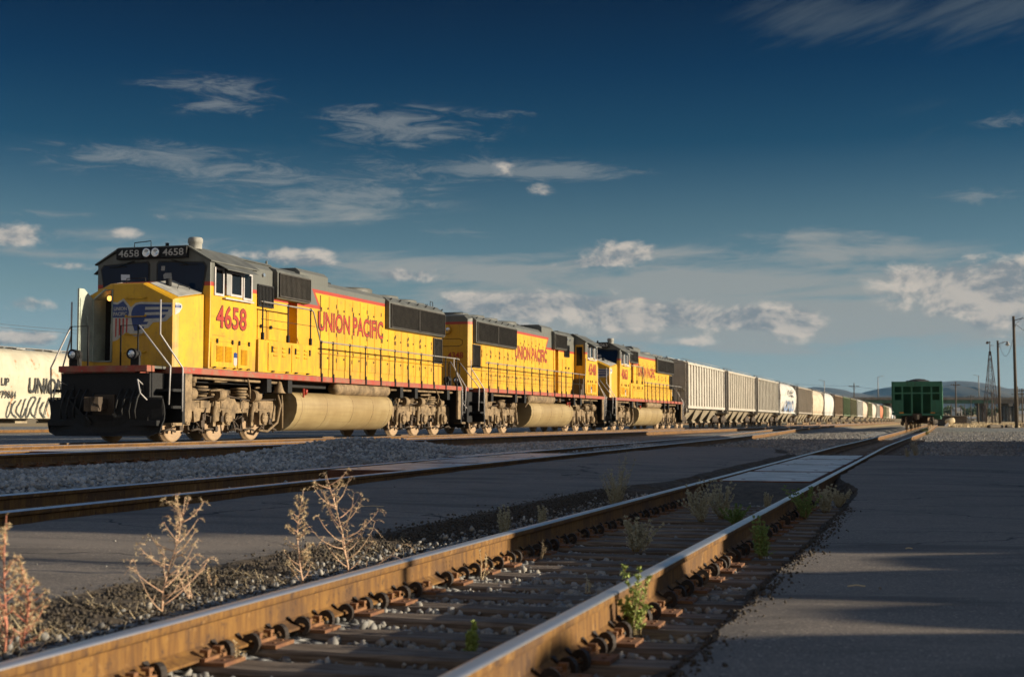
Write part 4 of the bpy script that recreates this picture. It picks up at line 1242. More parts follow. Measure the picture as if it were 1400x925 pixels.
    rf = MB(); rs = [(-1.58, 4.235), (-.92, 4.60), (.92, 4.60), (1.58, 4.235), (1.58, 4.27), (.93, 4.645), (-.93, 4.645), (-1.58, 4.27)]
    rf.prism(rs, 'x', -8.40, -5.92)
    roof = rf.build('cab_roof', M_GREY, root, .008)
    a = MB(); a.lathe((-8.05, -.95, 4.58), (0, 0, 1), [(0, .16), (.14, .16), (.15, .18), (.24, .18), (.28, .15), (.285, .001)], 18); a.build('antenna_dome', M_NONSLIP, roof)
    a = MB(); a.tube([(-8.3, .55, 4.64), (-8.3, .55, 4.76), (-8.3, .1, 4.79), (-8.3, .1, 4.64)], .012, 6); a.cyl((-8.2, -.28, 4.64), (-8.2, -.28, 4.74), .045, n=8); a.box(-6.6, -6.3, -.4, .4, 4.645, 4.72); a.build('roof_fittings', M_BLACK, roof)
    for sg in (-1, 1):
        fx = -8.345
        pane = [(.13, 3.84), (.13, 4.20), (.18, 4.26), (1.33, 4.21), (1.40, 4.12), (1.29, 3.50), (1.20, 3.47), (1.06, 3.56), (.62, 3.80)]
        cx_, cz_ = .8, 3.95
        big = [(cx_ + (x - cx_) * 1.06, cz_ + (z - cz_) * 1.12) for x, z in pane]
        w = MB(); w.prism([(-sg * x, z) for x, z in big], 'x', fx - .008, fx, 0); wf = w.build('windscreen_frame', M_RUBBER, cab)
        w = MB(); w.prism([(-sg * x, z) for x, z in pane], 'x', fx - .014, fx - .0085, 0); w.build('windscreen', M_GLASS, cab)
        w = MB(); w.tube([(fx - .02, -sg * .5, 4.31), (fx - .05, -sg * .62, 4.28), (fx - .03, -sg * .95, 4.19)], .012, 5); w.box(fx - .035, fx - .025, -sg * .72, -sg * 1.2, 4.17, 4.19); w.build('wiper', M_BLACK, cab)
        nb = MB(); nb.box(fx - .12, fx + .02, -sg * .25, -sg * .95, 4.35, 4.615); nbo = nb.build('number_board', M_BLACK, cab, .015)
        lettering(number, M_LOGOWHITE, .56, .17, face_matrix((fx - .12, (-.32 if sg > 0 else .88), 4.40), (0, -1, 0), (0, 0, 1)), nbo, bold=.01)
    pp = MB(); pp.prism([(.62, 3.86), (.86, 3.86), (.87, 4.00), (.63, 3.99)], 'x', -8.366, -8.362); pp.build('paper_on_dash', M_PAPER, cab)
    pp = MB(); pp.prism([(-.52, 3.86), (-.30, 3.86), (-.28, 3.96), (-.34, 4.0), (-.50, 4.0)], 'x', -8.366, -8.362); pp.prism([(-.22, 4.06), (-.32, 4.06), (-.33, 4.17), (-.23, 4.17)], 'x', -8.366, -8.362); pp.build('mirror', M_GALV, cab)
    hl = MB(); hl.box(-8.46, -8.33, -.25, .25, 4.36, 4.62); ho = hl.build('headlight_housing', M_BLACK, cab, .02)
    for y in (-.12, .12):
        l = MB(); l.lathe((-8.46, y, 4.49), (-1, 0, 0), [(0, .105), (.02, .11), (.025, .095), (.012, .06), (.006, .001)], 18); l.build('headlight', M_LENS, ho)
    for sg in (-1, 1):
        y = sg * 1.53
        for (u0, u1, z0, z1) in ((-8.18, -7.72, 3.46, 4.13), (-7.40, -6.80, 3.50, 4.10), (-6.75, -6.28, 3.46, 4.14)):
            w = MB(); wd = .055
            w.box(u0, u1, y, y + sg * .03, z0, z0 + wd); w.box(u0, u1, y, y + sg * .03, z1 - wd, z1); w.box(u0, u0 + wd, y, y + sg * .03, z0 + wd, z1 - wd); w.box(u1 - wd, u1, y, y + sg * .03, z0 + wd, z1 - wd)
            wo = w.build('side_window', M_STEEL, cab)
            g = MB(); g.box(u0 + wd, u1 - wd, y, y + sg * .008, z0 + wd, z1 - wd); g.build('pane', M_SIDEGLASS, wo)
        d = MB(); d.box(-7.66, -7.44, y + sg * .02, y + sg * .07, 3.50, 4.08); d.build('wind_deflector', M_GALV, cab, .01)
        d = MB(); d.box(-7.75, -6.3, y, y + sg * .09, 3.40, 3.435); d.build('arm_rest', M_STEEL, cab)
        aw = MB(); aw.add([(-8.15, y, 4.235), (-6.35, y, 4.235), (-6.45, y + sg * .30, 4.06), (-8.05, y + sg * .30, 4.06), (-8.15, y, 4.255), (-6.35, y, 4.255), (-6.45, y + sg * .30, 4.08), (-8.05, y + sg * .30, 4.08)],
                          [(0, 1, 2, 3), (4, 7, 6, 5), (0, 4, 5, 1), (1, 5, 6, 2), (2, 6, 7, 3), (3, 7, 4, 0)])
        aw.build('awning', M_GREY, cab)
        xd = (1, 0, 0) if sg < 0 else (-1, 0, 0)
        lettering(number, M_RED, 1.50, .53, face_matrix((-8.04 if sg < 0 else -6.54, sg * 1.532, 2.71), xd, (0, 0, 1)), cab, outline=M_OUTLINE, bold=.012, ow=.022)
        lettering('WWW.UPRR.COM', M_LETTER, .62, .055, face_matrix((-8.2 if sg < 0 else -7.58, sg * 1.51, 2.50), xd, (0, 0, 1)), cab)
        lv = MB()
        lv.box(-8.27, -6.98, sg * 1.505, sg * 1.53, 1.76, 2.36); lv.box(-6.94, -6.22, sg * 1.505, sg * 1.53, 1.76, 2.36); lv.box(-8.27, -6.22, sg * 1.505, sg * 1.525, 2.385, 2.44)
        for (a0, a1, z0, z1, k) in ((-8.02, -7.68, 1.90, 2.28, 12), (-7.60, -7.26, 1.90, 2.28, 12), (-6.80, -6.48, 1.86, 2.24, 12)): louvers(lv, a0, a1, z0, z1, k, 1.53, sg)
        lo = lv.build('louvered_door', M_YELLOW, cab)
        lt = MB()
        for u in (-8.0, -7.25, -6.9, -6.4): lt.box(u - .025, u + .025, sg * 1.53, sg * 1.56, 2.33, 2.44)
        for u in (-8.1, -7.6, -7.1, -6.8, -6.4): lt.cyl((u - .05, sg * 1.535, 1.76), (u + .05, sg * 1.535, 1.76), .02, n=6)
        build_each(lt, 'latch', M_BLACK, lo)
        sh = MB(); sh.prism([(-7.17, 2.02), (-7.0, 2.02), (-7.0, 1.86), (-7.085, 1.80), (-7.17, 1.86)], 'y', sg * 1.532, sg * 1.536, 0); sh.prism([(-7.17, 2.02), (-7.0, 2.02), (-7.0, 2.13), (-7.085, 2.15), (-7.17, 2.13)], 'y', sg * 1.532, sg * 1.536, 1)
        sh.build('shield_decal', [M_LOGOWHITE, M_BLUE], cab)
    for sg in (-1, 1):
        y0, y1 = sorted((sg * 1.03, sg * 1.42))
        bk = MB(); bk.box(-5.978, -5.962, y0, y1, 2.50, 4.12, 0); bd = bk.build('cab_rear_door', M_YELLOW, cab)
        bk = MB(); bk.box(-5.962, -5.952, y0 + .05, y1 - .05, 3.12, 4.02); bk.build('door_window', M_SIDEGLASS, bd)
        if sg > 0:
            for k in range(3):
                bk = MB(); bk.box(-5.955, -5.35 - .22 * k + .0, 1.0, 1.45, 1.715 + .26 * k, 1.715 + .26 * (k + 1) - .004); bk.build('cab_step', M_DUST_DARK, root)
    # equipment body behind the cab -------------------------------------
    e_ = MB()
    es = [(-.98, 1.71), (-.98, 4.45), (-.78, 4.62), (.78, 4.62), (.98, 4.45), (.98, 1.71)]
    e_.prism(es, 'x', -5.96, -3.08); e_.prism(es, 'x', -2.52, -2.30)
    e_.prism([(-.5, 1.71), (-.5, 3.74), (.5, 3.74), (.5, 1.71)], 'x', -3.08, -2.52); e_.prism([(-.98, 3.76), (-.98, 4.45), (-.78, 4.62), (.78, 4.62), (.98, 4.45), (.98, 3.76)], 'x', -3.08, -2.52)
    eq = e_.build('equipment_hood', M_HOOD, root, .012)
    er = MB(); er.prism([(-.82, 4.615), (-.75, 4.67), (.75, 4.67), (.82, 4.615)], 'x', -5.85, -3.75); er.cyl((-3.85, -.7, 4.6), (-3.85, -.7, 4.76), .03, n=8); er.box(-5.4, -5.1, -.3, .3, 4.67, 4.74); er.build('roof_hatch', M_GREY, eq)
    for sg in (-1, 1):
        bh = MB(); bh.prism([(sg * .9, 3.72), (sg * 1.10, 3.74), (sg * 1.12, 3.78), (sg * 1.12, 4.42), (sg * 1.07, 4.50), (sg * .85, 4.58)], 'x', -4.02, -2.0); bo = bh.build('blower_housing', M_GREY, eq, .01)
        grille('blower_grille', bo, -3.95, -2.04, 3.78, 4.42, 1.122, sg, M_SOOT, 1)
        grille('intake_grille', eq, -4.92, -4.04, 3.46, 4.04, .982, sg, M_BLACK, 1)
        dd = MB(); dd.box(-4.9, -4.35, sg * .98, sg * 1.0, 2.62, 3.36); dd.box(-4.3, -3.7, sg * .98, sg * 1.0, 2.62, 3.36); do = dd.build('access_door', M_YELLOW, eq)
        k = MB(); k.cyl((-4.2, sg * 1.0, 2.95), (-4.2, sg * 1.05, 2.95), .05, n=10); k.cyl((-4.75, sg * 1.0, 2.95), (-4.75, sg * 1.05, 2.95), .05, n=10); build_each(k, 'latch', M_BLACK, do)
        for k in range(2):
            l = MB(); l.cyl((-5.1 + .5 * k, sg * .98, 4.3), (-5.1 + .5 * k, sg * 1.03, 4.3), .05, n=10); l.build('marker_lamp', M_LENS, eq)
    # battery box on the near walkway
    for sg in (-1,):
        bb = MB(); bb.box(-5.92, -2.42, sg * .985, sg * 1.56, 1.713, 2.54); bo = bb.build('battery_box', M_YELLOW, root, .015)
        for (u0, u1) in ((-5.42, -4.10), (-4.06, -2.85)):
            d = MB(); d.box(u0, u1, sg * 1.56, sg * 1.58, 1.76, 2.48)
            m = (u0 + u1) / 2
            for cx_ in (m - .28, m + .22):
                for z in (2.18, 2.28, 2.38): d.prism([(sg * 1.58, z - .03), (sg * 1.61, z - .03), (sg * 1.58, z + .02)], 'x', cx_ - .1, cx_ + .1)
            do = d.build('battery_door', M_YELLOW, bo)
            l = MB()
            for u in (u0 + .18, u1 - .15): l.box(u - .025, u + .025, sg * 1.58, sg * 1.61, 2.24, 2.40)
            for u in (u0 + .25, u1 - .25): l.cyl((u - .07, sg * 1.585, 1.755), (u + .07, sg * 1.585, 1.755), .022, n=6)
            build_each(l, 'latch', M_BLACK, do)
    # long hood ----------------------------------------------------------
    h = MB()
    hs = [(-.95, 1.712), (-.95, 4.36), (-.78, 4.50), (.78, 4.50), (.95, 4.36), (.95, 1.712)]
    h.prism(hs, 'x', -2.29, 9.20)
    h.loft([[(9.20, y, z) for y, z in hs], [(9.36, y * .88, z if z < 2 else z - .05) for y, z in hs]], 0, True)
    h.prism([(-.94, 4.30), (-.94, 4.62), (-.80, 4.74), (.80, 4.74), (.94, 4.62), (.94, 4.30)], 'x', -2.29, -.42)
    hood = h.build('long_hood', M_HOOD, root, .015)
    for sg in (-1, 1):
        k = 0; u = -1.78
        ed = [-.98 + i * .57 for i in range(18)]
        for i, u in enumerate(ed):
            top = 4.08 if u + .57 < 3.95 else 3.40
            if u + .57 > 8.15: top = 3.40; 
            if u + .57 > 8.3: continue
            sm_ = MB(); sm_.box(u - .012, u + .012, sg * .951, sg * .957, 1.98, top); sm_.build('door_seam', M_DUST_DARK, hood)
            d = door_leaf(u, u + .57, 1.98, top, .95, sg); o = d.build('hood_door', M_HOOD, hood)
            l = MB()
            hz = (2.25, 3.0, top - .25) if i % 2 else (2.45, 3.2, top - .4)
            for z in hz: l.box(u + (.50 if i % 2 else .03), u + (.54 if i % 2 else .07), sg * .968, sg * .985, z - .06, z + .06)
            for z in (2.3, top - .35):
                if i % 2 == 0: l.cyl((u + .48, sg * .968, z), (u + .48, sg * .99, z), .03, n=8)
            build_each(l, 'latch', M_DUST_DARK, o)
        xd = (1, 0, 0) if sg < 0 else (-1, 0, 0)
        lettering('UNION PACIFIC', M_RED, 4.82, .54, face_matrix((-1.12 if sg < 0 else 3.70, sg * .968, 3.07), xd, (0, 0, 1)), hood, outline=M_OUTLINE, bold=.012, ow=.028, spacing=.98)
        rd = MB(); rd.prism([(sg * .94, 3.40), (sg * 1.10, 3.44), (sg * 1.10, 4.28), (sg * .96, 4.40), (sg * .80, 4.47), (sg * .80, 3.9)], 'x', 3.92, 9.10)
        ro = rd.build('radiator_housing', M_GREY, hood, .012)
        for u0, u1 in ((4.0, 6.50), (6.55, 9.04)): grille('radiator_grille', ro, u0, u1, 3.47, 4.24, 1.102, sg, M_SOOT, 1)
        for k in range(7):
            hk = MB(); u = 4.1 + k * .8; hk.tube([(u, sg * 1.02, 4.36), (u, sg * 1.08, 4.41), (u + .08, sg * 1.08, 4.41), (u + .08, sg * 1.02, 4.36)], .012, 5); hk.build('lifting_eye', M_BLACK, ro)
        grille('small_grille', hood, 8.30, 9.16, 2.50, 3.38, .952, sg, M_SOOT, 1)
    for (u, rr, zz) in ((3.05, .80, 4.50), (5.45, .74, 4.47), (7.15, .74, 4.47), (8.5, .55, 4.47)):
        fa = MB(); fa.lathe((u, 0, zz - .03), (0, 0, 1), [(0, rr), (.13, rr), (.16, rr - .03), (.16, rr - .1), (.10, rr - .12)], 30); fo = fa.build('fan', M_GREY, hood)
        bl = MB()
        for k in range(9):
            a0 = k * 2 * math.pi / 9; bl.add([(u + .12 * math.cos(a0), .12 * math.sin(a0), zz + .05), (u + (rr - .12) * math.cos(a0 + .1), (rr - .12) * math.sin(a0 + .1), zz + .03), (u + (rr - .12) * math.cos(a0 + .5), (rr - .12) * math.sin(a0 + .5), zz + .10), (u + .12 * math.cos(a0 + .6), .12 * math.sin(a0 + .6), zz + .09)], [(0, 1, 2, 3)])
        for k in range(5): bl.lathe((u, 0, zz + .125), (0, 0, 1), [(0, rr * (.2 + .15 * k)), (.012, rr * (.2 + .15 * k) + .012), (0, rr * (.2 + .15 * k) + .024)], 24)
        bl.build('fan_blades', M_BLACK, fo)
    ex = MB(); ex.box(.5, 1.3, -.25, .25, 4.5, 4.66); ex.box(.58, 1.22, -.18, .18, 4.66, 4.70); ex.box(-.2, .2, -.4, .4, 4.5, 4.58); ex.tube([(-.3, -.78, 4.5), (-.3, -.78, 4.6), (-.2, -.78, 4.6)], .02, 5); ex.build('exhaust_stack', M_BLACK, hood, .01)
    hn = MB()
    for k, y in enumerate((-.12, 0, .12)): hn.cyl((-.2 + .1 * k, y, 4.62), (-.75 + .1 * k, y, 4.64), .025, .075, 12)
    hn.box(-.1, .05, -.16, .16, 4.5, 4.6); hn.M = None
    hn.build('horn', M_BLACK, hood)
    gd = MB(); gd.tube([(8.7, -.7, 4.47), (8.7, -.7, 4.68), (8.95, -.7, 4.68), (8.95, -.7, 4.47)], .012, 6); gd.tube([(9.0, .5, 4.46), (9.0, .5, 4.6), (9.0, -.5, 4.6), (9.0, -.5, 4.46)], .012, 6); gd.build('roof_rail', M_BLACK, hood)
    # hood end: headlight, numbers
    el = MB(); el.cyl((9.34, 0, 3.93), (9.50, 0, 3.93), .19, .17, 20); eo = el.build('rear_headlight', M_YELLOW, hood)
    for y in (-.085, .085):
        l = MB(); l.lathe((9.495, y, 3.93), (1, 0, 0), [(0, .08), (.012, .07), (.02, .03), (.022, .001)], 14); l.build('lamp_lens', M_LENS, eo)
    sr = MB(); sr.tube([(9.368, -.20, 3.30), (9.368, .50, 3.30), (9.368, .62, 3.36), (9.368, .62, 3.52), (9.368, .50, 3.58), (9.368, -.20, 3.58)], .010, 5)
    for z in (2.6, 2.35, 2.1): sr.tube([(9.36, -.70, z), (9.43, -.70, z), (9.43, -.35, z), (9.36, -.35, z)], .012, 5)
    sr.build('end_fittings', M_BLACK, hood)
    lettering(number, M_RED, .62, .24, face_matrix((9.366, .04, 2.84), (0, 1, 0), (0, 0, 1)), hood, bold=.02)
    # handrails on both sides -------------------------------------------
    for sg in (-1, 1):
        y = sg * 1.56
        hr = MB()
        hr.tube([(-5.80, y, 3.50), (-2.85, y, 3.50), (-2.72, y, 3.46), (-2.28, y, 2.70), (-2.15, y, 2.67), (9.25, y, 2.67), (9.35, y, 2.64)] if sg < 0 else [(-5.85, y, 3.45), (-5.80, y, 2.70), (-5.7, y, 2.67), (9.25, y, 2.67), (9.35, y, 2.64)], .021, 8)
        ho = hr.build('handrail', M_RAILGREY, root)
        lr = MB(); lr.tube([(-5.8, y, 3.06), (-2.62, y, 3.06)] if sg < 0 else [(-5.7, y, 2.2), (9.0, y, 2.2)], .008, 5); lr.build('chain', M_BLACK, ho)
        for u in [-2.2, -1.42, -.24, .91, 2.08, 3.25, 4.40, 5.57, 6.74, 7.92, 9.05] + ([] if sg < 0 else [-3.4, -4.6, -5.7]):
            st = MB(); st.cyl((u, y, 1.60), (u, y, 2.67), .022, .02, 8); st.box(u - .035, u + .035, sg * 1.572, sg * 1.60, 1.57, 1.80); st.cyl((u, y, 2.62), (u, y, 2.71), .032, n=8); st.build('stanchion', M_BLACK, ho)
        for u in ((-5.72, -4.28, -2.9) if sg < 0 else ()):
            st = MB(); st.cyl((u, y, 2.54), (u, y, 3.5), .022, n=8); st.box(u - .035, u + .035, y - .035, y + .035, 2.54, 2.72); st.cyl((u, y, 3.45), (u, y, 3.54), .032, n=8); st.build('stanchion', M_BLACK, ho)
        mr = MB(); mr.tube([(-2.3, sg * 1.0, 2.42), (9.2, sg * 1.0, 2.42)], .012, 5); mr.build('hood_rail', M_YELLOW, root)
    # tank, reservoirs, trucks -------------------------------------------
    tk = MB()
    half = [(1.22, 1.26), (1.38, 1.22), (1.49, 1.10), (1.53, .92), (1.51, .72), (1.43, .52), (1.30, .36), (1.14, .26), (.98, .22)]
    prof = half + [(-a, z) for a, z in reversed(half)]
    tk.loft([[(-3.62, a, z) for a, z in prof], [(-3.60, a * 1.003, z) for a, z in prof], [(3.16, a * 1.003, z) for a, z in prof], [(3.18, a, z) for a, z in prof]], 0, True, True)
    tank = tk.build('fuel_tank', M_TANK, root)
    for u in (-3.3, -1.7, .1, 1.6, 2.9):
        bd = MB(); bd.loft([[(u, a * 1.003 + (.004 if a > 0 else -.004), z) for a, z in prof], [(u + .018, a * 1.003 + (.004 if a > 0 else -.004), z) for a, z in prof]], 0, True, True); bd.build('tank_band', M_DUST, tank)
    fl = MB()
    for sg in (-1, 1): fl.cyl((-2.9, sg * 1.42, 1.2), (-2.9, sg * 1.45, 1.34), .045, n=10); fl.box(-3.16, -3.12, sg * 1.46, sg * 1.5, 1.12, 1.36)
    fl.build('fuel_filler', M_RED, tank)
    for sg in (-1, 1):
        rv = MB(); rv.lathe((-.85, sg * 1.28, 1.42), (1, 0, 0), [(0, .001), (.02, .1), (.08, .18), (.16, .195), (3.9, .195), (3.98, .18), (4.05, .1), (4.07, .001)], 20); rv.build('air_reservoir', M_DUST, root)
        pp = MB(); pp.tube([(-3.95, sg * 1.2, 1.5), (-3.95, sg * 1.25, .9), (-3.95, sg * 1.25, .3)], .03, 7); pp.tube([(-4.3, sg * 1.2, 1.45), (-4.15, sg * 1.3, .9), (-4.3, sg * 1.28, .45), (-4.7, sg * 1.2, .22), (-5.1, sg * 1.15, .25)], .035, 7); pp.build('sand_pipe', M_DUST, root)
    add_truck(root, -6.85); add_truck(root, 6.85)
    return root
make_loco('4658', 'foremost yellow diesel locomotive with its nose door open and a black snow plow', 38.15, False, True, 3)
make_loco('4348', 'second yellow locomotive, coupled backwards with its cab at the far end', 59.9, True, False, 4)
make_loco('4063', 'third yellow locomotive, coupled ahead of the grey hopper cars and facing forward', 81.65, False, False, 5)
# ---------------------------------------------------------------- freight cars
def small_wheel():
    mb = MB(); r = .43
    mb.lathe((0, 0, 0), (0, 1, 0), [(-.005, .001), (-.005, .1), (.02, .14), (.03, .3), (.0, .35), (0, r - .01), (.015, r), (.11, r + .005), (.12, r + .025), (.135, r + .02), (.135, .2), (.12, .001)], 20)
    return mb.mesh('wheel', M_WHEEL)
SWHEEL = small_wheel()
def freight_truck():
    mb = MB()
    prof = [(-1.25, .62), (-1.15, .72), (-.5, .86), (-.4, .92), (.4, .92), (.5, .86), (1.15, .72), (1.25, .62), (1.22, .36), (.62, .36), (.45, .28), (-.45, .28), (-.62, .36), (-1.22, .36)]
    for sg in (-1, 1):
        mb.prism(prof, 'y', sg * .93, sg * 1.03)
        for x in (-.85, .85): mb.cyl((x, sg * .95, .44), (x, sg * 1.10, .44), .13, .11, 12)
        for x in (-.2, 0, .2): mb.cyl((x, sg * 1.0, .36), (x, sg * 1.0, .80), .07, n=8)
        mb.box(-1.3, 1.3, sg * .62, sg * .70, .5, .58)
    mb.box(-.25, .25, -1.05, 1.05, .6, .95)
    return mb.mesh('truck', M_DUST_DARK)
FTRUCK = freight_truck()
def add_ftruck(root, x):
    t = link_mesh('truck', FTRUCK, root, (x, 0, 0))
    for wx in (-.85, .85):
        for sg in (-1, 1): link_mesh('wheel', SWHEEL, t, (wx, sg * .80, .43), 0 if sg < 0 else math.pi)
def coupler_mesh():
    c = MB()
    c.box(0, .5, -.1, .1, .74, .96); c.prism([(.5, -.15), (.68, -.16), (.74, 0), (.66, .15), (.5, .13)], 'z', .7, 1.0)
    return c.mesh('coupler', M_DUST_DARK)
COUPLER = coupler_mesh()
CAR_L = 17.85
def ladder(mb, x, y, sg, z0, z1, w=.42, n=9, mi=0):
    mb.tube([(x, y, z0), (x, y, z1)], .018, 5, mi); mb.tube([(x + w, y, z0), (x + w, y, z1)], .018, 5, mi)
    for k in range(n): z = lerp(z0 + .1, z1 - .1, k / (n - 1)); mb.tube([(x, y, z), (x + w, y, z)], .014, 5, mi)
def hopper_meshes(kind):
    """meshes of one covered hopper car, x from 0 to CAR_L, near end at 0"""
    out = {}
    a, b = .95, CAR_L - .95
    m = MB()
    if kind == 'rib':
        sec = [(-1.5, 1.42), (-1.5, 4.30), (-1.2, 4.48), (-.5, 4.58), (.5, 4.58), (1.2, 4.48), (1.5, 4.30), (1.5, 1.42)]
        m.prism(sec, 'x', a + .25, b - .25)
        for sg in (-1, 1):
            n = 14
            for k in range(n + 1):
                u = lerp(a + .25, b - .35, k / n); m.box(u, u + .24, sg * 1.5, sg * 1.58, 1.5, 4.26)
            m.box(a, b, sg * 1.48, sg * 1.60, 4.24, 4.36); m.box(a, b, sg * 1.46, sg * 1.60, 1.32, 1.50)
    else:
        half = [(.9, 1.32), (1.28, 1.36), (1.45, 1.9), (1.56, 2.6), (1.58, 3.2), (1.48, 3.8), (1.22, 4.25), (.8, 4.5), (.3, 4.58)]
        sec = [(-p, z) for p, z in half] + [(p, z) for p, z in reversed(half)]
        m.loft([[(u, y * f, z0 + (z - z0) * f) for y, z in sec] for z0 in (2.9,) for u, f in ((a + .25, .985), (a + .33, 1), (b - .33, 1), (b - .25, .985))], 0, True, True)
        for sg in (-1, 1): m.box(a, b, sg * 1.22, sg * 1.36, 1.30, 1.46)
    out['body'] = m
    s_ = MB()
    nb = 4 if kind == 'rib' else 3
    L = (b - a - 3.0) / nb
    for k in range(nb):
        x0 = a + 1.5 + k * L; xm = x0 + L / 2
        s_.loft([[(x0 + .02, -1.35, 1.42), (x0 + L - .02, -1.35, 1.42), (x0 + L - .02, 1.35, 1.42), (x0 + .02, 1.35, 1.42)],
                 [(xm - .45, -.75, .48), (xm + .45, -.75, .48), (xm + .45, .75, .48), (xm - .45, .75, .48)]], 0, True)
        s_.box(xm - .55, xm + .55, -.85, .85, .36, .48)
    out['discharge_hopper'] = s_
    e = MB()
    e.box(.55, CAR_L - .55, -.25, .25, .78, 1.18)
    for x0, x1, sg in ((.75, a + 1.9, 1), (CAR_L - .75, b - 1.9, -1)):
        e.add([(x0 + sg * .25, -1.3, 2.6), (x0 + sg * .25, 1.3, 2.6), (x1 + sg * .2, 1.3, 1.05), (x1 + sg * .2, -1.3, 1.05), (x0 + sg * .30, -1.3, 2.6), (x0 + sg * .30, 1.3, 2.6), (x1 + sg * .25, 1.3, 1.05), (x1 + sg * .25, -1.3, 1.05)],
              [(0, 1, 2, 3), (4, 7, 6, 5), (0, 4, 5, 1), (1, 5, 6, 2), (2, 6, 7, 3), (3, 7, 4, 0)])
        e.box(x0, x0 + sg * .2, -1.5, 1.5, 1.05, 1.3)
        for y in (-1.42, 1.42): e.box(x0, x0 + sg * .1, y - .05, y + .05, 1.3, 4.3); e.box(x0, x0 + sg * .5, y - .04, y + .04, 1.18, 1.30)
        for y in (-.5, .5): e.box(x0 + sg * .05, x0 + sg * .13, y - .05, y + .05, 1.3, 2.8)
    out['end_frame'] = e
    out['ladder'] = []
    for y in (-1.52, 1.52):
        for x in (.6, CAR_L - 1.02):
            l = MB(); ladder(l, x, y, 1, 1.0, 4.5); out['ladder'].append(l)
    l = MB()
    for x in (.72, CAR_L - .72):
        l.tube([(x, -1.5, 4.3), (x, 1.5, 4.3)], .018, 5)
        for k in range(8): z = 1.5 + k * .36; l.tube([(x, .9, z), (x, 1.35, z)], .014, 5)
    out['end_rungs'] = l
    w = MB()
    w.box(.6, CAR_L - .6, -.30, .30, 4.66, 4.70)
    for k in range(10): x = lerp(.8, CAR_L - .8, k / 9); w.box(x - .03, x + .03, -.28, .28, 4.5, 4.66)
    for sg in (-1, 1): w.tube([(.9, sg * 1.2, 4.5), (.9, sg * 1.2, 4.62), (CAR_L - .9, sg * 1.2, 4.62), (CAR_L - .9, sg * 1.2, 4.5)], .018, 5)
    for k in range(5): x = lerp(2.2, CAR_L - 2.2, k / 4); w.box(x - .4, x + .4, -.75, .75, 4.56, 4.62)
    out['roof_walk'] = w
    return out
HOP = {k: hopper_meshes(k) for k in ('rib', 'round')}
def place_hopper(kind, mat, pos, rz, label, group):
    t = empty('hopper_car', pos, rz)
    tag(t, label, 'hopper car', group)
    hm = HOP[kind]
    for part, mats in (('body', [mat]), ('discharge_hopper', [M_HOPDUST]), ('end_frame', [mat]), ('end_rungs', [M_DUST_DARK]), ('roof_walk', [M_GALV])):
        hm[part].build(part, mats, t)
    for l in hm['ladder']: l.build('ladder', M_DUST_DARK, t)
    add_ftruck(t, 2.1); add_ftruck(t, CAR_L - 2.1)
    link_mesh('coupler', COUPLER, t, (.55, 0, 0), math.pi); link_mesh('coupler', COUPLER, t, (CAR_L - .55, 0, 0), 0)
    return t
CARS = [('rib', (.50, .46, .39), 'pale grey ribbed hopper car right behind the third yellow locomotive'),
        ('rib', (.47, .425, .35), 'pale grey ribbed hopper car, second in the freight train'),
        ('rib', (.40, .365, .305), 'dull grey ribbed hopper car standing before the white car with graffiti'),
        ('round', (.56, .545, .50), 'round sided white hopper car with blue and grey graffiti near its bottom'),
        ('rib', (.30, .255, .20), 'tan grey ribbed hopper car between two white round sided cars'),
        ('round', (.56, .47, .34), 'round sided cream hopper car with rust brown stains along its top'),
        ('round', (.56, .545, .50), 'clean round sided white hopper car, nearer to us than the brown ribbed car'),
        ('rib', (.22, .155, .095), 'brown ribbed hopper car beside the first green one'),
        ('rib', (.085, .13, .055), 'moss green ribbed hopper car in the freight train'),
        ('rib', (.13, .125, .06), 'dark olive ribbed hopper car following the moss green one'),
        ('rib', (.45, .45, .43), 'light grey hopper car after the dark olive one'),
        ('round', (.56, .47, .36), 'cream round sided hopper car just past the light grey one'),
        ('rib', (.20, .20, .11), 'small olive hopper car between two cream round sided cars'),
        ('round', (.56, .50, .41), 'cream round sided hopper car with a strongly curved side, far along the train'),
        ('rib', (.40, .40, .36), 'grey hopper car just before the rust red one'),
        ('round', (.46, .16, .07), 'rust red hopper car far along the train'),
        ('rib', (.16, .19, .10), 'far green hopper car behind the rust red one'),
        ('rib', (.40, .37, .27), 'far beige hopper car beside the distant overpass'),
        ('round', (.56, .50, .42), 'far cream hopper car nearly at the end of the visible train'),
        ('round', (.50, .55, .60), 'far bluish white hopper car, the last before the green coal car hides the train'),
        ('rib', (.48, .46, .44), 'white hopper car whose bottom shows below the green coal car')]
TRAIN_S = 92.3
CAR_OBJS = []
for k, (kind, c, lab) in enumerate(CARS):
    m = car_mat('freight_paint', c, streak=.4 if kind == 'rib' else .22, rust=.10 if k in (5, 3, 11) else .02)
    CAR_OBJS.append(place_hopper(kind, m, FL.at(TRAIN_S + k * CAR_L, 18.15, .32), FL.rz, lab, 'hopper cars of the freight train'))
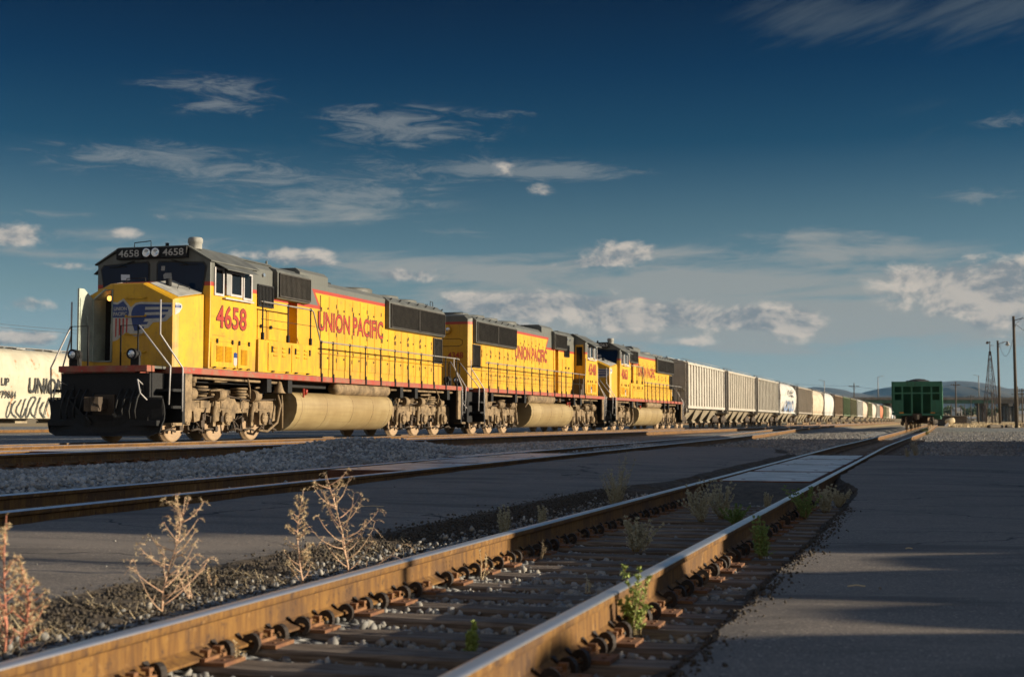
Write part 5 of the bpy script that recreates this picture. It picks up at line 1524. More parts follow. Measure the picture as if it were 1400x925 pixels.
def scribble(parent, mat, y, x0, x1, z0, z1, n, seed, r=.035, name='graffiti'):
    """looping paint strokes on a car side"""
    q = random.Random(seed); mb = MB()
    for k in range(n):
        cx = lerp(x0, x1, (k + .5) / n); w = (x1 - x0) / n * .55; h = (z1 - z0) / 2; cz = (z0 + z1) / 2
        ph = q.uniform(0, 6.28); fx = q.choice((1, 2, 1)); pts = []
        for i in range(16):
            a = i / 15 * 5.0 + ph
            pts.append((cx + w * math.sin(a * fx), y, cz + h * math.cos(a * .8 + q.uniform(-.1, .1))))
        for i in range(15):
            (xa, _, za), (xb, _, zb) = pts[i], pts[i + 1]
            dx, dz = xb - xa, zb - za; L = math.hypot(dx, dz) + 1e-6; px, pz = -dz / L * r, dx / L * r
            yy = y - .0004 * (k * 16 + i)
            mb.add([(xa + px, yy, za + pz), (xb + px, yy, zb + pz), (xb - px, yy, zb - pz), (xa - px, yy, za - pz)], [(0, 1, 2, 3)])
    return mb.build(name, mat, parent, fix=False)
M_GRAF_BLUE = worn('graffiti_blue', (.16, .24, .42), .6); M_GRAF_DARK = worn('graffiti_dark', (.05, .055, .05), .6)
scribble(CAR_OBJS[3], M_GRAF_BLUE, -1.60, 4, 13, 1.6, 2.6, 6, 1, .16)
scribble(CAR_OBJS[3], M_GRAF_DARK, -1.62, 7, 13, 3.1, 3.8, 4, 2, .06)
# the white car at the left edge, on a far track
M_FARWHITE = car_mat('white_hopper_paint', (.52, .47, .35), (.40, .20, .06), .2, .075)
fw = place_hopper('round', M_FARWHITE, FL.at(60.3, 51.4, .32), FL.rz, 'white rust stained hopper car with graffiti and black lettering behind the front locomotive', None)
def on_white(px):       # along-car position seen at picture column px
    t = 1944 * 49.85 / (FL.d.y ** 2) / (1298 - px) - 49.85 * FL.d.x / FL.d.y
    return t - 60.3
yw = -1.60
for sg in (-1, 1):
    q = MB(); q.box(1.6, CAR_L - 1.6, sg * 1.36, sg * 1.57, .62, 1.9); q.build('side_skirt', M_FARWHITE, fw, .03)
def wtext(body, x0, x1, z0, z1):
    lettering(body, M_LETTER, x1 - x0, z1 - z0, face_matrix((x0, yw, z0), (1, 0, 0), (0, 0, 1)), fw, bold=.02)
wtext('UNION PACIFIC', on_white(38), on_white(38) + 7.4, 2.05, 2.95)
wtext('UP', on_white(0), on_white(11), 2.42, 2.86)
wtext('79064', on_white(0), on_white(20.5), 1.72, 2.16)
scribble(fw, M_GRAF_DARK, yw, on_white(8), on_white(66), 0.68, 1.85, 9, 4, .045)

# ---------------------------------------------------------------- open coal cars on the near track
M_GREENCAR = car_mat('green_coal_car_paint', (.045, .19, .11), (.05, .06, .03), .6, .02)
COAL_L = 15.6
M_REFLECT = worn('amber_reflector', (.75, .30, .02), .4)
def coal_meshes():
    o = {}
    m = MB()
    a, b = .55, COAL_L - .55; zb, zt = 1.12, 3.24; W = 1.56
    for sg in (-1, 1):
        m.box(a + .12, b - .12, sg * (W - .06), sg * W, zb, zt)
        for k in range(15):
            u = lerp(a + .12, b - .24, k / 14); m.box(u, u + .12, sg * W, sg * (W + .08), zb + .1, zt - .08)
        m.box(a, b, sg * (W - .08), sg * (W + .09), zt - .1, zt + .02); m.box(a, b, sg * (W - .08), sg * (W + .08), zb - .12, zb + .06)
    m.box(a + 2.6, b - 2.6, -W + .06, W - .06, .75, zb)
    o['body'] = m
    for nm, x, sg in (('end_frame', a, 1), ('far_end', b, -1)):
        e = MB()
        e.box(x, x + sg * .12, -W - .02, W + .02, zt - .32, zt + .015); e.box(x, x + sg * .14, -W - .02, W + .02, zb - .16, zb - .02)
        e.box(x + sg * .02, x + sg * .10, -W + .06, W - .06, 2.42, 2.52)
        for y in (-W + .05, -.95, -.33, .33, .95, W - .05): e.box(x, x + sg * .13, y - .055, y + .055, zb - .02, zt - .32)
        e.add([(x + sg * .3, -W + .07, zt - .1), (x + sg * .3, W - .07, zt - .1), (x + sg * 2.5, W - .07, zb), (x + sg * 2.5, -W + .07, zb), (x + sg * .35, -W + .07, zt - .1), (x + sg * .35, W - .07, zt - .1), (x + sg * 2.55, W - .07, zb), (x + sg * 2.55, -W + .07, zb)],
              [(0, 1, 2, 3), (4, 7, 6, 5), (0, 4, 5, 1), (1, 5, 6, 2), (2, 6, 7, 3), (3, 7, 4, 0)])
        e.box(x + sg * .13, x + sg * .20, -W + .07, W - .07, zt - .34, zt - .1)
        for y0, y1 in ((-W + .1, -.9), (.9, W - .1)): e.box(x + sg * .07, x + sg * .11, y0, y1, zb, 2.0)
        o[nm] = e
    u = MB(); u.box(.4, COAL_L - .4, -.3, .3, .8, 1.1)
    for k in range(3):
        x = lerp(4.2, COAL_L - 4.2, k / 2); u.loft([[(x - 1.2, -1.3, 1.1), (x + 1.2, -1.3, 1.1), (x + 1.2, 1.3, 1.1), (x - 1.2, 1.3, 1.1)], [(x - .4, -.9, .4), (x + .4, -.9, .4), (x + .4, .9, .4), (x - .4, .9, .4)]], 0, True)
    for x in (.5, COAL_L - .5):
        for y in (-.9, .6): u.tube([(x, y, 1.0), (x, y + .1, .7), (x, y, .5)], .03, 6)
        u.tube([(x, .3, .9), (x, .36, .6), (x, .22, .42)], .035, 6)
    o['underframe'] = u
    o['ladder'] = []
    for y in (-1.64, 1.64):
        for x in (.6, COAL_L - 1.0):
            l = MB(); ladder(l, x, y, 1, 1.0, 3.15, n=8); o['ladder'].append(l)
    r = MB()
    for x, sg in ((a, -1), (b, 1)):
        for y in (-1.02, 1.02): r.box(x, x + sg * .012, y - .14, y + .14, zb - .02, zb + .06)
    o['reflector'] = r
    return o
CO = coal_meshes()
def near_pose(s):
    p, z = near_line(s); p2, _ = near_line(s + 1.0)
    return FN.at(s, p, z), FN.rz + math.atan2(p2 - p, 1.0)
def coal_heap_mesh(seed):
    q = random.Random(seed); mb = MB(); nx, ny = 60, 15; vs = []
    for i in range(nx + 1):
        for j in range(ny + 1):
            x = lerp(.9, COAL_L - .9, i / nx); y = lerp(-1.49, 1.49, j / ny)
            ty = math.cos(y / 1.49 * math.pi / 2) ** 1.2; tx = min(1, min(i, nx - i) / 7.0)
            z = 3.06 + .50 * ty * (tx ** .7) * (.85 + .15 * math.sin(x * 1.6 + seed)) + .05 * gnoise(x * 3 + seed, y * 3) + q.uniform(-.025, .025)
            vs.append((x, y, z))
    mb.add(vs, [(i * (ny + 1) + j, (i + 1) * (ny + 1) + j, (i + 1) * (ny + 1) + j + 1, i * (ny + 1) + j + 1) for i in range(nx) for j in range(ny)])
    return mb.mesh('coal_heap', M_COAL)
COAL_LABEL = ['dark green open coal car, its end facing us, standing on the nearest track', 'green coal car coupled behind the nearest one, only its sunlit side showing',
              'third green coal car, farther round the bend', 'fourth green coal car, small and far round the bend']
for k in range(4):
    s_ = 99.5 + k * (COAL_L + .1)
    pos, rz = near_pose(s_); p2, _ = near_pose(s_ + COAL_L); rz = math.atan2(p2.y - pos.y, p2.x - pos.x)
    t = empty('coal_car', pos, rz); tag(t, COAL_LABEL[k], 'coal car', 'green coal cars on the nearest track')
    CO['body'].build('body', M_GREENCAR, t); CO['end_frame'].build('end_frame', M_GREENCAR, t); CO['far_end'].build('end_frame', M_GREENCAR, t); CO['underframe'].build('underframe', M_DUST_DARK, t); [l.build('ladder', M_GREENCAR, t) for l in CO['ladder']]
    for y in (-1.02, 1.02):
        q = MB(); q.box(.538, .55, y - .14, y + .14, 1.10, 1.18); q.build('reflector', M_REFLECT, t)
    add_ftruck(t, 1.9); add_ftruck(t, COAL_L - 1.9)
    link_mesh('coupler', COUPLER, t, (.5, 0, 0), math.pi); link_mesh('coupler', COUPLER, t, (COAL_L - .5, 0, 0), 0)
    h = link_mesh('coal_heap', coal_heap_mesh(k), None, pos, rz)
    tag(h, ['dark heap of coal showing above the rim of the nearest green coal car', 'coal heap in the second green coal car', 'coal heap in the third green coal car', 'coal heap in the fourth green coal car'][k], 'coal heap', 'coal loads in the green cars')
# ---------------------------------------------------------------- far things: overpass, poles, tower, hills, trees
def px2(x, Y): return (x - 700) / 1944.0 * Y
def py2(y, Y): return CAM_Z + (575 - y) / 1944.0 * Y
OV = 560.0
def overpass():
    t = empty('overpass', (60, OV, 0.2)); tag(t, 'long road overpass on concrete piers crossing behind the yard', 'overpass')
    x0, x1 = -40.0, 340.0
    def bx(name, mat, a, b, y0, y1, z0, z1):
        m = MB(); m.box(a - 60, b - 60, y0, y1, z0 - .2, z1 - .2); return m.build(name, mat, t)
    bx('deck', M_CONCRETE, x0, x1, -6.5, 6.5, py2(546.6, OV), py2(545.0, OV))
    g = MB()
    for y in (-5.6, -2, 2, 5.6): g.box(x0 - 60, 128, y - .15, y + .15, py2(551.2, OV) - .2, py2(546.7, OV) - .2)
    for k in range(40): g.box(x0 - 60 + k * 4.2, x0 - 60 + k * 4.2 + .2, -5.95, -5.76, py2(551.2, OV) - .1, py2(546.7, OV) - .25)
    g.build('girder', M_GREENSTEEL, t)
    g = MB()
    for y in (-5.6, -2, 2, 5.6): g.box(128.1, x1 - 60, y - .3, y + .3, py2(551.4, OV) - .2, py2(546.7, OV) - .2)
    g.build('girder', M_CONCRETE, t)
    bx('parapet', M_CONCRETE, x0, x1, -6.5, -6.25, py2(545.0, OV), py2(543.2, OV)); bx('parapet', M_CONCRETE, x0, x1, 6.25, 6.5, py2(545, OV), py2(543.2, OV))
    f = MB()
    for k in range(int((x1 - x0) / 3)): f.box(x0 - 60 + k * 3, x0 - 60 + k * 3 + .12, -6.42, -6.33, py2(543.2, OV) - .2, py2(540.6, OV) - .2)
    for z in (541.0, 542.2): f.box(x0 - 60, x1 - 60, -6.40, -6.35, py2(z, OV) - .25, py2(z, OV) - .17)
    f.build('railing', M_GALV, t)
    for px in (1160, 1214, 1268, 1341, 1374, 1384, 1432, 1480):
        X = px2(px, OV) - 60
        p = MB()
        for y in (-4.2, 0, 4.2): p.cyl((X, y, -1), (X, y, py2(552, OV) - .9), .65, n=14)
        p.box(X - .8, X + .8, -6, 6, py2(552.6, OV) - .9, py2(551.2, OV) - .2)
        p.build('pier', M_CONCRETE, t)
overpass()
def lamp_post(x, ytop, label, arm, Y=OV, zb=None):
    X = px2(x, Y); zb = py2(544.5, Y) if zb is None else zb; zt = py2(ytop, Y); h = zt - zb
    t = empty('street_lamp', (X, Y - 5.5, zb)); tag(t, label, 'street lamp', 'street lamps on the overpass')
    m = MB(); m.cyl((0, 0, 0), (0, 0, h), .22, .13, 10); m.box(-.3, .3, -.3, .3, 0, .2); m.build('pole', M_GALV, t)
    m = MB(); m.tube([(0, 0, h - .25), (arm * .6, 0, h + .1), (arm * 1.7, 0, h + .25)], .07, 6); m.build('arm', M_GALV, t)
    m = MB(); m.loft([[(arm * 1.5, -.2, h + .2), (arm * 2.3, -.13, h + .24), (arm * 2.3, .13, h + .24), (arm * 1.5, .2, h + .2)], [(arm * 1.5, -.14, h + .38), (arm * 2.3, -.06, h + .34), (arm * 2.3, .06, h + .34), (arm * 1.5, .14, h + .38)]]); m.build('lamp_head', M_GALV, t)
lamp_post(1331.6, 514, 'street lamp on the overpass between the wooden utility pole and the lattice tower', -1)
lamp_post(1195.3, 515.5, 'street lamp on the overpass left of the green coal car', 1)
lamp_post(1122.6, 521, 'street lamp rising behind the far part of the freight train', -1)
def utility_pole(x, ytop, Y, label, arms=(), r=.15, zb=None, group='wooden utility poles'):
    X = px2(x, Y); s_, p_ = FN.sp(X, Y); zb = ground_z(s_, p_) - .3 if zb is None else zb; h = py2(ytop, Y) - zb
    t = empty('utility_pole', (X, Y, zb)); tag(t, label, 'utility pole', group)
    m = MB(); m.cyl((0, 0, 0), (.01 * h * .3, 0, h), r * 1.25, r * .85, 10); m.build('pole', M_POLE, t)
    for (dz, w) in arms:
        m = MB(); m.box(-w, w, -.25, -.13, h - dz - .08, h - dz + .08)
        for k in (-1, -.55, .55, 1): m.cyl((k * w * .93, -.19, h - dz + .08), (k * w * .93, -.19, h - dz + .3), .05, n=6)
        m.tube([(0, -.2, h - dz - .8), (w * .6, -.2, h - dz - .08)], .025, 5); m.tube([(0, -.2, h - dz - .8), (-w * .6, -.2, h - dz - .08)], .025, 5)
        m.build('crossarm', M_POLE, t)
    return Vector((X, Y, zb + h))
pA = utility_pole(1167.2, 523.5, 420, 'wooden utility pole with a crossarm rising behind the freight train', [(1.0, 1.5)], .16)
pB = utility_pole(1306, 521.5, 340, 'wooden utility pole with a crossarm just right of the green coal car', [(.8, 1.1)], .16)
pC = utility_pole(1396.6, 531, 330, 'dark utility pole with two crossarms at the right edge', [(.5, 1.3), (1.3, 1.3)], .14)
pD = utility_pole(1390.6, 528, 430, 'utility pole hidden mostly behind the tall nearest lamp pole', [(2.4, 1.9)], .17)
pE = utility_pole(1299.5, 553, 420, 'short dark pole under the overpass beside the coal cars', (), .16)
for k, (x, yt, Y) in enumerate([(1312.6, 553.5, 460), (1318, 552, 470), (1326.5, 539.5, 480), (1336.6, 551, 300), (1347.5, 553, 330), (1356, 535, 400), (1359.2, 552, 330), (1354.5, 519, 520)]):
    utility_pole(x, yt, Y, ['thin pole under the overpass, leftmost of a close pair', 'thin pole under the overpass, right of a close pair', 'thin pole reaching above the overpass railing', 'short stout post left of the lattice tower', 'short post standing inside the lattice tower legs', 'tall thin pole seen through the lattice tower', 'short post between the tower and the lamp pole', 'distant pole topping the overpass behind the tower'][k],
                 [(.6, 1.2)] if k in (2, 7) else (), .13, group='poles under the overpass')
def wire(name, label, pts, sag, r=.02, n=14):
    mb = MB()
    for a, b in zip(pts, pts[1:]):
        a = Vector(a); b = Vector(b); q = []
        for k in range(n + 1):
            t = k / n; p = a.lerp(b, t); p.z -= sag * 4 * t * (1 - t); q.append(p)
        mb.tube(q, r, 5)
    o = mb.build(name, M_WIRE); tag(o, label, 'wire', 'overhead wires')
wire('power_line', 'thin power line strung between utility poles above the freight train', [(px2(1000, 600), 600, py2(512, 600)), pA + Vector((0, 0, -.9)), pB + Vector((0, 0, -.7)), pD + Vector((0, 0, -.7)), (px2(1480, 420), 420, py2(531, 420))], 1.2, .03)
for k, (y0, y1) in enumerate(((438, 449.5), (443.5, 453))):
    wire('power_line', ['upper', 'lower'][k] + ' power line in the sky above the white hopper car at the left edge', [(px2(-160, 150), 150, py2(y0 - 12, 150)), (px2(260, 190), 190, py2(y1 + 12, 190))], .3, .02)
wire('power_line', 'lowest sagging cable just above the roof of the white hopper car', [(px2(-160, 140), 140, py2(466, 140)), (px2(240, 150), 150, py2(484, 150))], .5, .03)
# lamp poles on the right
def lamp_pole(x, yb, yt, Y, r, label, arm):
    X = px2(x, Y); s_, p_ = FN.sp(X, Y); zb = ground_z(s_, p_) - .2; h = py2(yt, Y) - zb
    t = empty('lamp_pole', (X, Y, zb)); tag(t, label, 'lamp pole', 'wooden lamp poles on the right')
    m = MB(); m.cyl((0, 0, 0), (-.12, 0, h), r * 1.2, r * .85, 14); m.build('pole', M_POLE, t)
    m = MB(); m.tube([(-.1, 0, h - .5), (arm * .5, -.1, h - .25), (arm * .95, -.15, h - .15)], .05, 6); m.tube([(-.1, 0, h - 1.1), (arm * .5, -.1, h - .3)], .02, 5); m.build('arm', M_GALV, t)
    m = MB(); m.lathe((arm, -.15, h - .1), (0, 0, -1), [(0, .08), (.1, .14), (.3, .2), (.5, .36), (.52, .36), (.5, .3)], 16); o = m.build('lamp_shade', M_GALV, t)
    m = MB(); m.lathe((arm, -.15, h - .45), (0, 0, -1), [(0, .2), (.15, .22), (.3, .14), (.34, .001)], 12); m.build('lamp_globe', M_LENS, o)
    return Vector((X - .1, Y, zb + h)), X
topA, xa = lamp_pole(1388.6, 586, 432, 160, .17, 'tall thick wooden lamp pole at the right edge, nearest of the two', 1.5)
topB, xb = lamp_pole(1366, 583.5, 465.4, 205, .17, 'wooden lamp pole between the lattice tower and the taller pole', 1.25)
wire('cable', 'drooping cable between the two wooden lamp poles', [topA - Vector((-.2, 0, 1.0)), topB - Vector((-.2, 0, .4))], 2.6, .022)
wire('cable', 'cable hanging from the taller lamp pole out of the right edge', [topA - Vector((-.2, 0, .9)), topA + Vector((9, -8, -1.5))], 2.4, .022)
def tower():
    Y = 262.0; X = px2(1354, Y); s_, p_ = FN.sp(X, Y); zb = ground_z(s_, p_) - .1
    t = empty('lattice_tower', (X, Y, zb)); tag(t, 'dark steel lattice tower with lights on top left of the lamp poles', 'tower')
    H1 = py2(480, Y) - zb; H2 = py2(466.5, Y) - zb; w = 1.32
    lv = [0, .19, .36, .5, .62, .73, .83, .92, 1.0]
    def c(k, i): q = w * (1 - lv[k]) + .12 * lv[k]; return Vector(((-1, 1, 1, -1)[i] * q, (-1, -1, 1, 1)[i] * q, lv[k] * H1))
    for i in range(4):
        m = MB(); m.tube([c(0, i), c(8, i)], .055, 5); m.build('leg', M_BROWNSTEEL, t)
    b = MB()
    for k in range(8):
        for i in range(4):
            j = (i + 1) % 4; b.tube([c(k, i), c(k + 1, j)], .03, 4); b.tube([c(k, j), c(k + 1, i)], .03, 4)
            if k in (2, 4, 6): b.tube([c(k, i), c(k, j)], .03, 4)
    b.build('bracing', M_BROWNSTEEL, t)
    p = MB(); p.box(-.55, .55, -.55, .55, lv[4] * H1, lv[4] * H1 + .06); p.box(-.5, .5, -.5, .5, lv[5] * H1, lv[5] * H1 + .05); p.build('platform', M_BROWNSTEEL, t)
    m = MB(); m.cyl((0, 0, H1 - .4), (0, 0, H2), .10, .08, 8); m.tube([(0, 0, H2 - .75), (.75, 0, H2 - .75)], .04, 5); m.box(-.5, .08, -.08, .08, H2 - .2, H2 - .1); m.build('mast', M_BROWNSTEEL, t)
    m = MB(); m.cyl((-.5, -.25, H2 - .25), (-.5, .25, H2 - .35), .26, .14, 12); m.build('floodlight', M_BROWNSTEEL, t)
tower()
# hills: long ridges some kilometres off
M_HILL = worn('dry_wooded_hill', (0.085, 0.07, 0.05), 0.95, 0.3, .0022, c2=(0.03, 0.034, 0.028), fine=0.2, bmp=0.0, bscale=.02)
def hill(name, Y, prof, depth):
    tops = [(px2(x, Y), py2(y, Y)) for x, y in prof]
    mb = MB(); rows = []
    nx = 140; xa, xb = tops[0][0], tops[-1][0]
    vs = []; ny = 16
    for i in range(nx + 1):
        x = lerp(xa, xb, i / nx); h = interp(x, tops) 
        h += 5.0 * gnoise(x * .004, 3.3) + 2.0 * gnoise(x * .015, 9.1)
        for j in range(ny + 1):
            t = j / ny * 2 - 1
            f = math.cos(t * math.pi / 2) ** 1.5
            spur = 1 + .18 * gnoise(x * .003, t * 2.0 + 4) * (1 - f)
            vs.append((x + 30 * gnoise(i * .4, j * .7), Y + t * depth + 60 * gnoise(x * .002, j), -4 + max(2, (h + 4)) * f * spur))
    mb.add(vs, [(i * (ny + 1) + j, (i + 1) * (ny + 1) + j, (i + 1) * (ny + 1) + j + 1, i * (ny + 1) + j + 1) for i in range(nx) for j in range(ny)], 0, True)
    o = mb.build(name, M_HILL); tag(o, kind='structure')
hill('far_hills', 6200, [(-300, 562), (100, 556), (420, 558), (700, 556), (900, 552), (1040, 544), (1085, 534), (1118, 527.5), (1150, 533), (1170, 540), (1195, 533), (1225, 527), (1262, 525), (1300, 520.5), (1325, 523), (1350, 528), (1372, 533), (1386, 529.5), (1400, 532), (1450, 545), (1600, 556), (1900, 560)], 900)
hill('near_hills', 4300, [(900, 562), (1100, 556), (1170, 548), (1215, 541), (1250, 537), (1285, 529.5), (1320, 527.5), (1345, 533), (1365, 543), (1390, 541), (1430, 549), (1600, 560)], 700)
# ramp of earth behind stone blocks, logs, drum, rail-side bits
def ramp():
    Y = 225.0; X0, X1, X2 = px2(1297, Y), px2(1320.5, Y), px2(1331, Y); s_, p_ = FN.sp(X0, Y); zb = ground_z(s_, p_) - .1; zt = py2(569, Y)
    t = empty('loading_ramp', (X0, Y, zb)); tag(t, 'low grey loading ramp with a sloping end beyond the coal cars', 'ramp')
    m = MB(); m.prism([(0, 0), (X1 - X0, 0), (X1 - X0, zt - zb), (0, zt - zb)], 'y', 0, 9); m.build('ramp_wall', M_DUST_DARK, t)
    m = MB(); m.prism([(X1 - X0 + .003, 0), (X2 - X0, 0), (X1 - X0 + .003, zt - zb)], 'y', .02, 8.8); m.build('sloping_end', M_CONCRETE, t)
    m = MB(); m.box(-.1, X1 - X0 + .1, -.1, 9.1, zt - zb + .002, zt - zb + .15); m.build('cap', M_CONCRETE, t)
ramp()
def log(x0, x1, y, Y, r, label, dy=1.2):
    X0, X1 = px2(x0, Y), px2(x1, Y); s_, p_ = FN.sp(X0, Y); z = ground_z(s_, p_) + r * .9
    m = MB(); q = random.Random(int(x0)); pts = [(lerp(X0, X1, k / 8), Y + dy * k / 8, z + q.uniform(-.02, .02)) for k in range(9)]
    m.tube(pts, [r * q.uniform(.92, 1.05) for _ in pts], 12); o = m.build('log', M_POLE); tag(o, label, 'log', 'old poles lying on the ground')
log(1350, 1379.5, 586, 158, .19, 'dark old pole lying on the gravel at the foot of the lamp poles', 2.5)
log(1374, 1384, 585, 166, .17, 'short dark log lying behind the longer old pole', .5)
log(1391.5, 1440, 583, 178, .22, 'dark log at the right edge beyond the tall lamp pole', 1.5)
def sack():
    Y = 190.0; X = px2(1297.5, Y); s_, p_ = FN.sp(X, Y); z = ground_z(s_, p_)
    t = empty('barrel', (X, Y, z)); tag(t, 'pale yellow barrel lying tilted on the gravel behind the coal cars', 'barrel')
    m = MB(); m.lathe((-.5, 0, .62), (.85, .2, .22), [(0, .001), (.02, .3), (.1, .36), (.45, .42), (.9, .40), (1.15, .34), (1.2, .001)], 18); m.build('body', M_DRYSEED, t)
    o = MB(); o.prism([(-.55, 0), (-.1, .05), (.12, .45), (-.05, .6), (-.4, .3)], 'y', -.5, -.35); q = o.build('broken_board', M_WHITE); q.location = (X - .6, Y - .8, z); tag(q, 'white broken board leaning by the pale yellow barrel', 'board')
sack()
def field_grass():
    q = random.Random(77); mb = MB()
    for _ in range(7000):
        Y = q.uniform(172, 300); X = px2(q.uniform(1296, 1400), Y)
        if gnoise(X * .12, Y * .05) < -.12: continue
        s_, p_ = FN.sp(X, Y); z = ground_z(s_, p_); h = q.uniform(.15, .55); a = q.uniform(0, 6.28); w = .05
        P = Vector((X, Y, z)); d = Vector((math.cos(a) * w, math.sin(a) * w, 0)); t = Vector((q.gauss(0, .12), q.gauss(0, .12), h))
        mb.add([P - d, P + d, P + t], [(0, 1, 2)])
    tag(mb.build('field_grass', M_DRYSEED, fix=False), kind='stuff')
field_grass()
# distant trees and farm buildings
def leaf_cloud(mb, c, rx, ry, rz_, n, size, q, lobes=9):
    lob = []
    for _ in range(lobes):
        v = Vector((q.gauss(0, 1), q.gauss(0, 1), q.gauss(0, 1))).normalized() * q.uniform(.35, .75)
        lob.append((Vector((c[0] + v.x * rx, c[1] + v.y * ry, c[2] + v.z * rz_)), q.uniform(.32, .5)))
    for _ in range(n):
        lc, lr = q.choice(lob)
        v = Vector((q.gauss(0, 1), q.gauss(0, 1), q.gauss(0, 1))).normalized() * (q.random() ** .45) * lr
        p = lc + Vector((v.x * rx, v.y * ry, v.z * rz_))
        a = Vector((q.gauss(0, 1), q.gauss(0, 1), q.gauss(0, 1))).normalized() * size * q.uniform(.6, 1.3)
        b = a.cross(Vector((q.gauss(0, 1), q.gauss(0, 1), q.gauss(0, 1)))).normalized() * size * q.uniform(.4, .8)
        mb.add([p - a, p + b, p + a, p - b], [(0, 1, 2, 3)])
def tree(X, Y, zb, h, w, label, group, seed, n=420, size=.5, trunk=.3, low=.25):
    q = random.Random(seed); t = empty('tree', (X, Y, zb)); tag(t, label, 'tree', group)
    m = MB(); pts = [(0, 0, 0), (q.uniform(-.1, .1) * w, 0, h * .35), (q.uniform(-.1, .1) * w, 0, h * .75)]
    m.tube(pts, [trunk, trunk * .7, trunk * .25], 7)
    for k in range(6):
        a = q.uniform(0, 6.28); z0 = h * q.uniform(.3, .6); m.tube([(0, 0, z0), (math.cos(a) * w * .3, math.sin(a) * w * .3, z0 + h * .2)], [trunk * .4, trunk * .12], 5)
    m.build('trunk', M_BARK, t)
    c = MB(); leaf_cloud(c, (0, 0, h * (low + 1) / 2), w / 2, w / 2, h * (1 - low) / 2, n, size, q)
    c.build('crown', M_TREELEAF, t, fix=False)
TL = [(1288, 558, 16), (1294, 554, 18), (1299, 553, 14), (1305, 556, 14), (1311, 554, 15), (1317, 555.5, 13), (1323, 556, 14), (1329, 554.5, 15), (1334, 556, 13), (1352, 552.5, 14), (1360, 556, 13), (1378, 555, 14), (1392, 553.5, 16), (1404, 556, 18), (1272, 557, 16), (1185, 558, 16), (1205, 559, 15)]
TLAB = ['leftmost tree just beyond the last coal car', 'bushy tree second from the coal cars', 'rounded tree left of the near utility pole', 'tree right behind the near utility pole', 'tree between two thin poles under the overpass', 'low tree in the middle of the far row', 'small tree left of the overpass lamp', 'tree right below the overpass lamp', 'low tree left of the first bridge pier', 'taller tree framed by the lattice tower', 'tree between the tower and the lamp pole', 'tree between the two lamp poles beyond the field', 'wide tree behind the tall lamp pole', 'tree at the right edge beyond the field', 'tree hidden by the green coal car', 'tree behind the far end of the freight train', 'low tree behind the far end of the freight train, nearer the coal car']
for k, ((x, yt, wpx), lab) in enumerate(zip(TL, TLAB)):
    Y = 800 + 60 * (k % 3); X = px2(x, Y); s_, p_ = FN.sp(X, Y); zb = ground_z(s_, p_) - .2
    tree(X, Y, zb, py2(yt, Y) - zb, wpx / 1944 * Y, lab, 'distant trees beyond the overpass', 100 + k, n=380, size=.55, low=.05)
def farm(x, yt, w, Y, label):
    X = px2(x, Y); s_, p_ = FN.sp(X, Y); zb = ground_z(s_, p_) - .2; h = py2(yt, Y) - zb
    t = empty('farm_building', (X, Y, zb)); tag(t, label, 'building', 'distant white buildings')
    m = MB(); m.box(-w, w, 0, 8, 0, h * .65); m.build('wall', M_WHITE, t)
    m = MB(); m.prism([(-.3, h * .651), (8.3, h * .651), (4, h)], 'x', -w - .3, w + .3); m.build('roof', M_GALV, t)
    for k in (-.5, .4):
        m = MB(); m.box(k * w - .5, k * w + .5, -.02, -.003, h * .2, h * .5); m.build('window', M_SIDEGLASS, t)
farm(1310.5, 556.5, 1.6, 760, 'small white building among the far trees')
farm(1333, 569.5, 2.5, 600, 'low white shed in the field left of the tower')
farm(1397, 561, 7.0, 640, 'wide pale building beyond the field at the right edge')

# ---------------------------------------------------------------- unseen shed, heaps and post added right of the view to shade the yard
def shed():  # added unseen building, sized so its shadow covers the tracks
    p_face = -8.4; s0, s1 = 14.75, 72.0
    t = empty('shadow_shed', FN.at(s0, p_face, -.15), FN.rz); tag(t, 'long low wooden freight shed added out of view to shade the yard', 'building')
    L = s1 - s0; E_ = 4.95; D = 9.0
    m = MB(); m.box(0, L, -D, 0, 0, E_); m.build('wall', M_DUST, t)
    m = MB(); m.prism([(.4, E_ - .05), (-D / 2, E_ + .9), (-D - .4, E_ - .05), (-D - .4, E_ + .1), (-D / 2, E_ + 1.05), (.4, E_ + .1)], 'x', -.3, L + .3); m.build('roof', M_GALV, t)
    for k in range(6):
        d = MB(); u = 3 + k * 8.2; d.box(u, u + 3.2, .003, .08, .9, 3.6); d.build('sliding_door', M_POLE, t)
    d = MB(); d.box(0, L, .1, 1.6, .75, .95)
    for k in range(14): d.box(k * 3.9 + .1, k * 3.9 + .3, .3, 1.5, 0, .75)
    d.build('platform', M_POLE, t)
shed()
def heap(X, Y, h, R_, label, seed, ex=1.6):  # added unseen mound, its outline shaped for the shadow edge on the road
    t = MB(); q = random.Random(seed); nr, na = 18, 40; vs = [(0, 0, h)]
    for i in range(1, nr + 1):
        for k in range(na):
            r_ = i / nr; a = 2 * math.pi * k / na
            x, y = math.cos(a) * r_ * R_, math.sin(a) * r_ * R_
            z = h * (1 - r_ ** ex) + .05 * gnoise(x * 1.7 + seed * 5, y * 1.7) * min(1, 3 * (1 - r_)) + q.uniform(-.015, .015)
            vs.append((x, y, z - .05 * (i == nr)))
    fs = [(0, 1 + k, 1 + (k + 1) % na) for k in range(na)]
    for i in range(nr - 1):
        for k in range(na):
            k2 = (k + 1) % na; fs.append((1 + i * na + k, 1 + (i + 1) * na + k, 1 + (i + 1) * na + k2, 1 + i * na + k2))
    t.add(vs, fs); o = t.build('shadow_heap', M_STONE); o.location = (X, Y, -.14)
    tag(o, label, 'gravel heap', 'gravel heaps added out of view to shape the shadows')
heap(13, 8.95, 2.12, 1.5, 'broad gravel heap added out of view for its shadow, nearest the shed', 1, 3.2)
